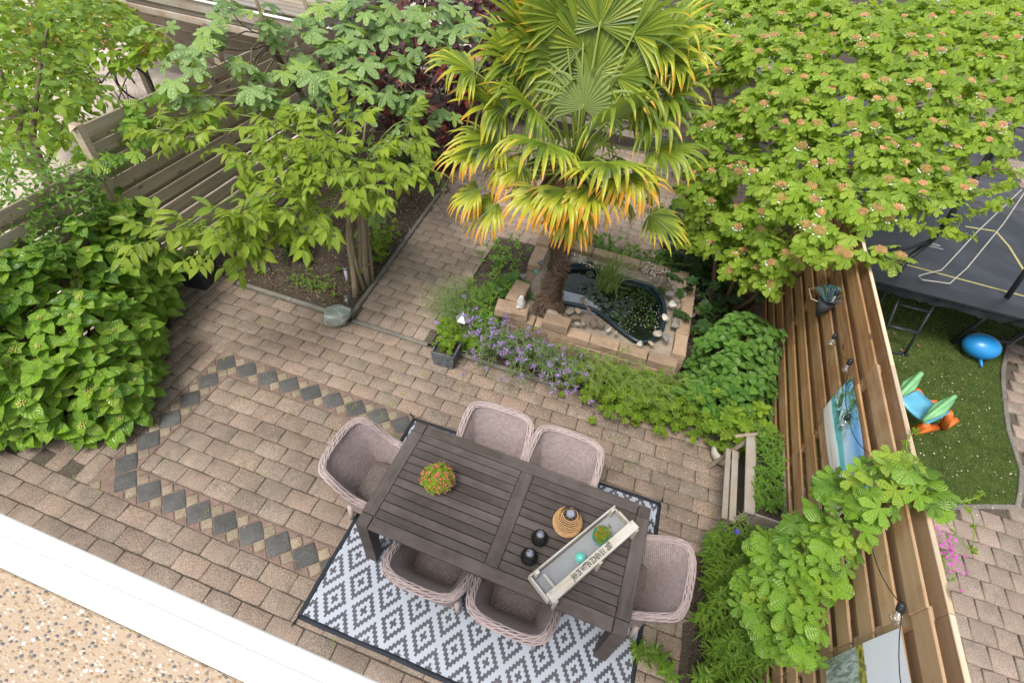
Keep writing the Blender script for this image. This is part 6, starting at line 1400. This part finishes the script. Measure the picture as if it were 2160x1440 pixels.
sprays = [((2010, 350, 2.3), (2150, 365, 2.45)), ((2000, 430, 2.35), (2140, 385, 2.4)), ((1990, 470, 2.3), (2130, 420, 2.4)), ((1900, 470, 2.3), (2060, 500, 2.2)), ((1930, 400, 2.4), (2140, 330, 2.5))]
po = []; segs = []
for a, b in sprays:
    a, b = at(*a), at(*b); segs.append((a, b, .006, .003))
    for q in np.linspace(0, 1, 13):
        for _ in range(2): po.append((a+(b-a)*q, unit(unit(b-a)*.4+rv(rng, .6)), unit((0, 0, 1)+rv(rng, .35)), rng.uniform(.07, .11), rng.integers(4)))
wood_part('long_shoots', t, vb, segs, MAT['twig'], rng, 4); place(t, vb, po, TVI, MAT['vib'], 'leaf', 'shoot_foliage', 0)
# ---- hop on the fence
rng = np.random.default_rng(40); hb_ = np.array((3.2, .7, 0)); t = tplant('hop_vine', 'hop vine with large lobed leaves spilling over the near end of the brown fence', 'climbing plant', hb_)
bl = [blob(1850, 1030, 2.1, .12, .2, .12), blob(1900, 1000, 2.2, .16, .14, .07), blob(1760, 1060, 1.8, .13, .2, .14), blob(1800, 1100, 1.95, .12, .14, .12), blob(1700, 1150, 1.55, .16, .18, .16), blob(1760, 1150, 1.75, .12, .14, .12), blob(1640, 1180, 1.25, .18, .2, .2), blob(1660, 1250, 1.3, .15, .16, .16), blob(1720, 1240, 1.5, .12, .12, .1), blob(1600, 1260, 1.0, .16, .2, .2), blob(1710, 1310, 1.45, .09, .1, .08), blob(1690, 1370, 1.3, .1, .08, .1), blob(1950, 1050, 2.2, .13, .09, .05), blob(1640, 1330, 1.05, .15, .16, .2)]
po = []
for p, nn in clouds(bl, 250, .07, rng, -.1):
    d = unit(np.array((-.35, -.5, -.35))+nn*.45+rv(rng, .4)); po.append((p, d, unit(nn*.4+np.array((-.2, -.25, .95))+rv(rng, .3)), rng.uniform(.06, .135), rng.integers(4)))
place(t, hb_, po, THO, MAT['hop'], nobj=300, cellpx=16)
segs = [(hb_, np.array(b[:3])-(0, 0, .1), .008, .004) for b in bl]; wood_part('stems', t, hb_, segs, MAT['greenstem'], rng, 5)
tend = [((1960, 1040, 2.2), (2080, 1045, 2.1), (2050, 1160, 1.9)), ((1960, 1050, 2.2), (2010, 1130, 2.0), (2055, 1165, 1.9)), ((1980, 1060, 2.15), (2050, 1060, 2.15), (2075, 1040, 2.2)), ((1920, 960, 2.2), (1900, 930, 2.2), (1930, 910, 2.2)), ((1600, 1110, .75), (1680, 1120, 1.1), (1740, 1110, 1.5))]; mb = MB(); po = []
for a, b, c in tend:
    mb = MB()
    a, b, c = at(*a), at(*b), at(*c); P = [a*(1-q)**2+2*b*q*(1-q)+c*q*q for q in np.linspace(0, 1, 9)]; obj('tendril', mb.tube(P, .0035, 4), MAT['greenstem'], t, hb_, True)
    for p in P[::2]: po.append((p, unit(rv(rng)), (0, 0, 1), rng.uniform(.02, .04), rng.integers(4)))
place(t, hb_, po, THO, MAT['ger'], 'young_leaf', 'young_leaves', 40)
# ---- lance leaved perennials bottom right
def spires(name, label, cat, base, spots, m, rng, L, h, nl=13, tp=TLA, elev=.35, nobj=300, cellpx=12, lean=(0, 0), per=3, grp=None):
    t = tplant(name, label, cat, base, grp); base = np.array(base, float); po = []; segs = []
    for (x, y, hh) in spots:
        b = np.array((x, y, 0.)); top = b+np.array((lean[0]+rng.normal()*.07, lean[1]+rng.normal()*.07, hh)); segs.append((b, top, .005, .003))
        for i in range(nl):
            q = .3+.7*i/(nl-1); p = b+(top-b)*q; rosette(po, p, unit(top-b), per, L*(1.15-.55*max(0, q-.6)/.4), elev+.5*max(0, q-.8)*4*.5, rng, len(tp), .2)
    mb = MB()
    for a, b, r0, r1 in segs: mb.tube([a, b], [r0, r1], 4)
    obj('stems', mb, MAT['greenstem'], t, base); place(t, base, po, tp, m, nobj=nobj, cellpx=cellpx); return t
rng = np.random.default_rng(41); sp = []
for _ in range(190):
    x, y = rng.uniform(2.78, 3.36), rng.uniform(-1.1, 1.2)
    if x < 2.9+max(0, -y)*.0+.12*abs(sin(y*3)): x += .1
    sp.append((x, y, rng.uniform(.5, .88)))
spires('leafy_perennials', 'dense clump of narrow leaved green perennials at the foot of the brown fence, bottom right', 'plants', (3.05, .2, 0), sp, MAT['lance'], rng, .085, .6, 13)
spires('leafy_shoot', 'long leafy shoots arching over the right end of the rug', 'plants', (2.75, .1, 0), [(2.72, .1, .22), (2.66, .06, .2), (2.6, .0, .2), (2.78, .02, .3), (2.52, .12, .16)], MAT['lance'], rng, .1, .3, 7, lean=(-.12, -.02))
t = tplant('cornflower', 'single violet blue cornflower above the leafy perennials', 'flower', at(1555, 1122, .62)); mb = MB(); c0 = at(1555, 1122, .66)
for i in range(12): a = i*.52; d = np.array((cos(a), sin(a), .3)); s_ = np.cross(d, (0, 0, 1))*.005; mb.add([c0, c0+d*.02-s_, c0+d*.036, c0+d*.02+s_], [(0, 1, 2, 3)])
MAT['cornb'] = plain('cornflower_blue', (.12, .11, .5), .6, .2); obj('petals', mb, MAT['cornb'], t, at(1555, 1122, .62)); obj('stem', MB().tube([c0, c0-(0, 0, .6)], .004, 4), MAT['greenstem'], t, at(1555, 1122, .62))
# planter plants, slate pot plant, dark planter plant
def low(name, label, cat, base, region, n, L, m, tp, rng, zr=(.02, .12), per=4, elev=.4, nobj=200, cellpx=10, z0=0., grp=None, dens=None):
    t = tplant(name, label, cat, base, grp); po = []
    for _ in range(n):
        x, y = region(rng); z = z0+rng.uniform(*zr); rosette(po, (x, y, z), unit((rng.normal()*.35, rng.normal()*.35, 1)), per, L*rng.uniform(.7, 1.2), elev, rng, len(tp), .25)
    place(t, np.array(base, float), po, tp, m, nobj=nobj, cellpx=cellpx); return t
rng = np.random.default_rng(42)
low('strawberry_plants', 'strawberry and mint plants filling the wooden box planter', 'plants', (3.26, 1.75, .65), lambda r: (r.uniform(3.13, 3.36), r.uniform(1.40, 2.28)), 280, .048, MAT['mint'], TEL, rng, (.66, .80))
low('potted_geranium', 'leafy yellow green geranium in the square slate pot', 'potted plant', (pc[0], pc[1], .2), lambda r: (pc[0]+r.normal()*.06, pc[1]+.02+r.normal()*.06), 46, .04, MAT['ger'], TGE, rng, (.22, .36), 4, .5)
low('potted_shrub', 'small green plant in the dark planter under the walnut leaves', 'potted plant', (pd[0], pd[1], .27), lambda r: (pd[0]+r.normal()*.08, pd[1]+r.normal()*.08), 20, .05, MAT['mint'], TEL, rng, (.28, .4))
# flower bed
low('bed_geranium', 'yellow green geranium clump with pink flowers round the silver lantern', 'plants', (-.25, 2.85, 0), lambda r: (r.uniform(-.55, .12), r.uniform(2.68, 3.0)), 120, .05, MAT['ger'], TGE, rng, (.06, .2), 4, .45)
low('ground_geranium', 'bright lime geranium ground cover along the front kerb of the bed', 'ground cover', (2.2, 2.6, 0), lambda r: (2.15+r.normal()*.42, 2.66+r.normal()*.15), 700, .05, MAT['ger'], TGE, rng, (.08, .34), 4, .45, 300, 9)
low('upright_geranium', 'light green round leaved plant at the far left end of the fence foot', 'plants', (3.15, 2.55, 0), lambda r: (3.08+r.normal()*.15, 2.6+r.normal()*.17), 70, .085, MAT['ger'], TGE, rng, (.2, .62), 3, .4)
low('leafy_clump', 'fresh green clump behind the lantern beside the wispy plant', 'plants', (-.2, 3.4, 0), lambda r: (-.22+r.normal()*.13, 3.35+r.normal()*.22), 120, .075, MAT['lance'], TLA, rng, (.08, .42), 5, .5)
low('leafy_clump', 'light green leafy clump left of the bird ornament', 'plants', (.02, 3.05, 0), lambda r: (-.02+r.normal()*.09, 3.05+r.normal()*.08), 40, .09, MAT['mint'], TEL, rng, (.12, .32), 4, .45)
low('broad_leaf_plant', 'broad leaved green plant between the bed and the palm trunk', 'plants', (.15, 3.8, 0), lambda r: (.12+r.normal()*.16, 3.78+r.normal()*.1), 16, .15, MAT['hydra2'], TOV, rng, (.1, .35), 4, .4)
low('shade_plants', 'small green plants along the path edge left of the palm', 'plants', (-.25, 4.5, 0), lambda r: (-.3+r.normal()*.14, 4.45+r.normal()*.3), 90, .06, MAT['mint'], TEL, rng, (.03, .3), 4, .5)
low('back_cover', 'bright green ground cover behind the pond wall', 'ground cover', (1.2, 5.1, 0), lambda r: (r.uniform(.6, 2.1), r.uniform(5.0, 5.6)), 330, .055, MAT['mint'], TOV, rng, (.05, .3), 4, .4)
low('dark_shrub', 'small dark evergreen shrub in the left soil bed', 'shrub', (-3.05, 3.35, 0), lambda r: (-3.1+r.normal()*.1, 3.4+r.normal()*.1), 100, .07, MAT['darkg'], TEL, rng, (.05, .45), 4, .5)
low('creeping_plant', 'patchy creeping green plant in the middle of the left soil bed', 'ground cover', (-2.55, 2.98, 0), lambda r: (-2.5+r.normal()*.2, 2.98+r.normal()*.1), 170, .028, MAT['lance'], TEL, rng, (.02, .09), 4, .5)
low('bedside_plants', 'bright green plants by the path right of the walnut stems', 'plants', (-2.0, 3.9, 0), lambda r: (-2.05+r.normal()*.1, 3.85+r.normal()*.28), 130, .06, MAT['ger'], TOV, rng, (.05, .4), 4, .4)
low('far_bed_plants', 'dark green plants at the far end of the left soil bed', 'plants', (-2.7, 6.2, 0), lambda r: (-2.7+r.normal()*.35, 6.2+r.normal()*.3), 90, .08, MAT['hydra2'], TOV, rng, (.05, .4), 4, .4)
low('vine_undergrowth', 'dark green vine undergrowth below the white flowering bush', 'shrub', (2.6, 5.6, 0), lambda r: (2.55+r.normal()*.4, 5.5+r.normal()*.6), 260, .09, MAT['darkg'], TGE, rng, (.05, .7), 4, .3, 200, 14)
low('dark_fine_shrub', 'fine leaved dark shrub right of the pond behind the rocks', 'shrub', (2.75, 4.5, 0), lambda r: (2.75+r.normal()*.15, 4.5+r.normal()*.25), 170, .045, MAT['darkg'], TEL, rng, (.05, .5), 4, .4)
low('topmost_shrub', 'pale green shrub at the top edge between the purple bush and the palm', 'shrub', (-1.7, 8.6, 1), lambda r: (-1.6+r.normal()*.4, 8.7+r.normal()*.5), 200, .1, MAT['mint'], TOV, rng, (1.2, 2.2), 4, .3)
for i, (x, y, s, w) in enumerate(((650, 548, .05, 'tiny yellow green seedling in front of the blue flowers'), (655, 560, .07, 'larger yellow green seedling above the creeping plant'), (715, 572, .04, 'tiny seedling left of the solar light'), (545, 575, .04, 'tiny seedling beside the torch light'))):
    p = at(x, y, .02); low('seedling', w, 'seedling', p, lambda r: (p[0]+r.normal()*s*.6, p[1]+r.normal()*s*.6), 9, .035, MAT['ger'], TOV, rng, (.0, .07), 4, .5, grp='seedlings in the left soil bed')
p = at(655, 496, .0); t = low('blue_flowers', 'low cushion of violet blue flowers in the left soil bed', 'flower', p, lambda r: (p[0]+r.normal()*.07, p[1]+r.normal()*.07), 26, .04, MAT['sage'], TEL, rng, (.02, .06))
fl = []; [rosette(fl, (p[0]+rng.normal()*.075, p[1]+rng.normal()*.075, rng.uniform(.07, .13)), unit((rng.normal()*.5, rng.normal()*.5, 1)), 5, .02, .7, rng, 3) for _ in range(110)]
MAT['viol'] = plain('violet_petal', (.15, .1, .5), .7, .2, .3); MAT['lilac'] = plain('lilac_petal', (.36, .2, .55), .7, .2, .3); MAT['magenta'] = plain('magenta_petal', (.6, .1, .45), .7, .2, .3)
place(t, p, fl, TEL, MAT['viol'], 'flower', 'flowers', 0)
# wallflower sprawl
def sprawl(name, label, cat, base, n, reg, m, L, fm, rng, h=(.2, .5), tp=TLA, fl_n=.6, fs=.016, out=(0, -.25)):
    t = tplant(name, label, cat, base); base = np.array(base, float); po = []; fl = []; mb = MB()
    for _ in range(n):
        x, y = reg(rng); hh = rng.uniform(*h); b = np.array((x, y, .02)); le = np.array((out[0]+rng.normal()*.16, out[1]*rng.uniform(.2, 1.2)+rng.normal()*.1, 0)); P = [b+le*q*q+np.array((0, 0, hh*(q*1.5-.55*q*q))) for q in np.linspace(0, 1, 6)]; mb.tube(P, .003, 3)
        for k in range(1, 6): rosette(po, P[k], (le[0], le[1], .6), 4, L*rng.uniform(.7, 1.2), .45, rng, len(tp), .3)
        if rng.random() < fl_n:
            for _ in range(7): rosette(fl, P[-1]+rv(rng, .016)+(0, 0, .01), unit(rv(rng, .5)+(0, -.1, 1)), 4, fs, .35, rng, 3)
    obj('stems', mb, MAT['greenstem'], t, base); place(t, base, po, tp, m, nobj=200, cellpx=9)
    if fl: place(t, base, fl, TEL, fm, 'flower', 'flowers', 200, True, 6)
    return t
sprawl('wallflower_clump', 'clump of lilac purple wallflowers spilling over the kerb before the pond wall', 'flowers', (.75, 2.75, 0), 210, lambda r: (r.uniform(.1, 1.35), r.uniform(2.7, 3.02)), MAT['sage'], .055, MAT['lilac'], rng, (.2, .55), out=(0, -.38))
sprawl('pink_lilac_flowers', 'scattered pink lilac flowers on thin stems between the slate pot and the pond wall', 'flowers', (-.05, 2.9, 0), 34, lambda r: (r.uniform(-.35, .4), r.uniform(2.75, 3.1)), MAT['sage'], .03, MAT['lilac'], rng, (.25, .5), fl_n=.9, out=(.05, -.1))
sprawl('umbel_weed', 'pale green feathery plant with long arching stems before the right half of the pond wall', 'plants', (1.85, 2.85, 0), 95, lambda r: (r.uniform(1.25, 2.35), r.uniform(2.75, 3.0)), MAT['umb'], .045, MAT['umb'], rng, (.3, .7), out=(.12, -.42), fl_n=.8, fs=.013)
# wispy fennel
b0 = np.array((-.5, 3.25, 0)); t = tplant('wispy_plant', 'fine wispy grey green love in a mist clump at the path edge', 'plants', b0); mb = MB()
for i in range(4200):
    c0 = b0+np.array((rng.normal()*.19, rng.normal()*.19, rng.uniform(.02, .36))); d = unit(rv(rng, .8)+np.array((-.15, -.1, .9))); L = rng.uniform(.05, .16); w = np.cross(d, rv(rng)); w = unit(w)*.0022; mb.add([c0-w, c0+w, c0+d*L+rv(rng, .012)], [(0, 1, 2)])
obj('foliage', mb, MAT['fen'], t, b0, kind='stuff')
# pink flowers at the neighbour's side of the fence
p0 = at(1985, 1170, 0); t = low('pink_flowers', 'magenta pink flowers growing at the neighbour side of the brown fence', 'flower', p0, lambda r: (p0[0]-.08+r.normal()*.03, p0[1]+r.normal()*.16), 26, .04, MAT['lance'], TEL, rng, (.0, .12))
fl = []; [rosette(fl, (p0[0]-.03+rng.normal()*.05, p0[1]+rng.normal()*.17, rng.uniform(.1, .18)), unit((rng.normal()*.4, rng.normal()*.4, 1)), 5, .02, .35, rng, 3) for _ in range(60)]
place(t, p0, fl, TEL, MAT['magenta'], 'flower', 'flowers', 30, True, 8)
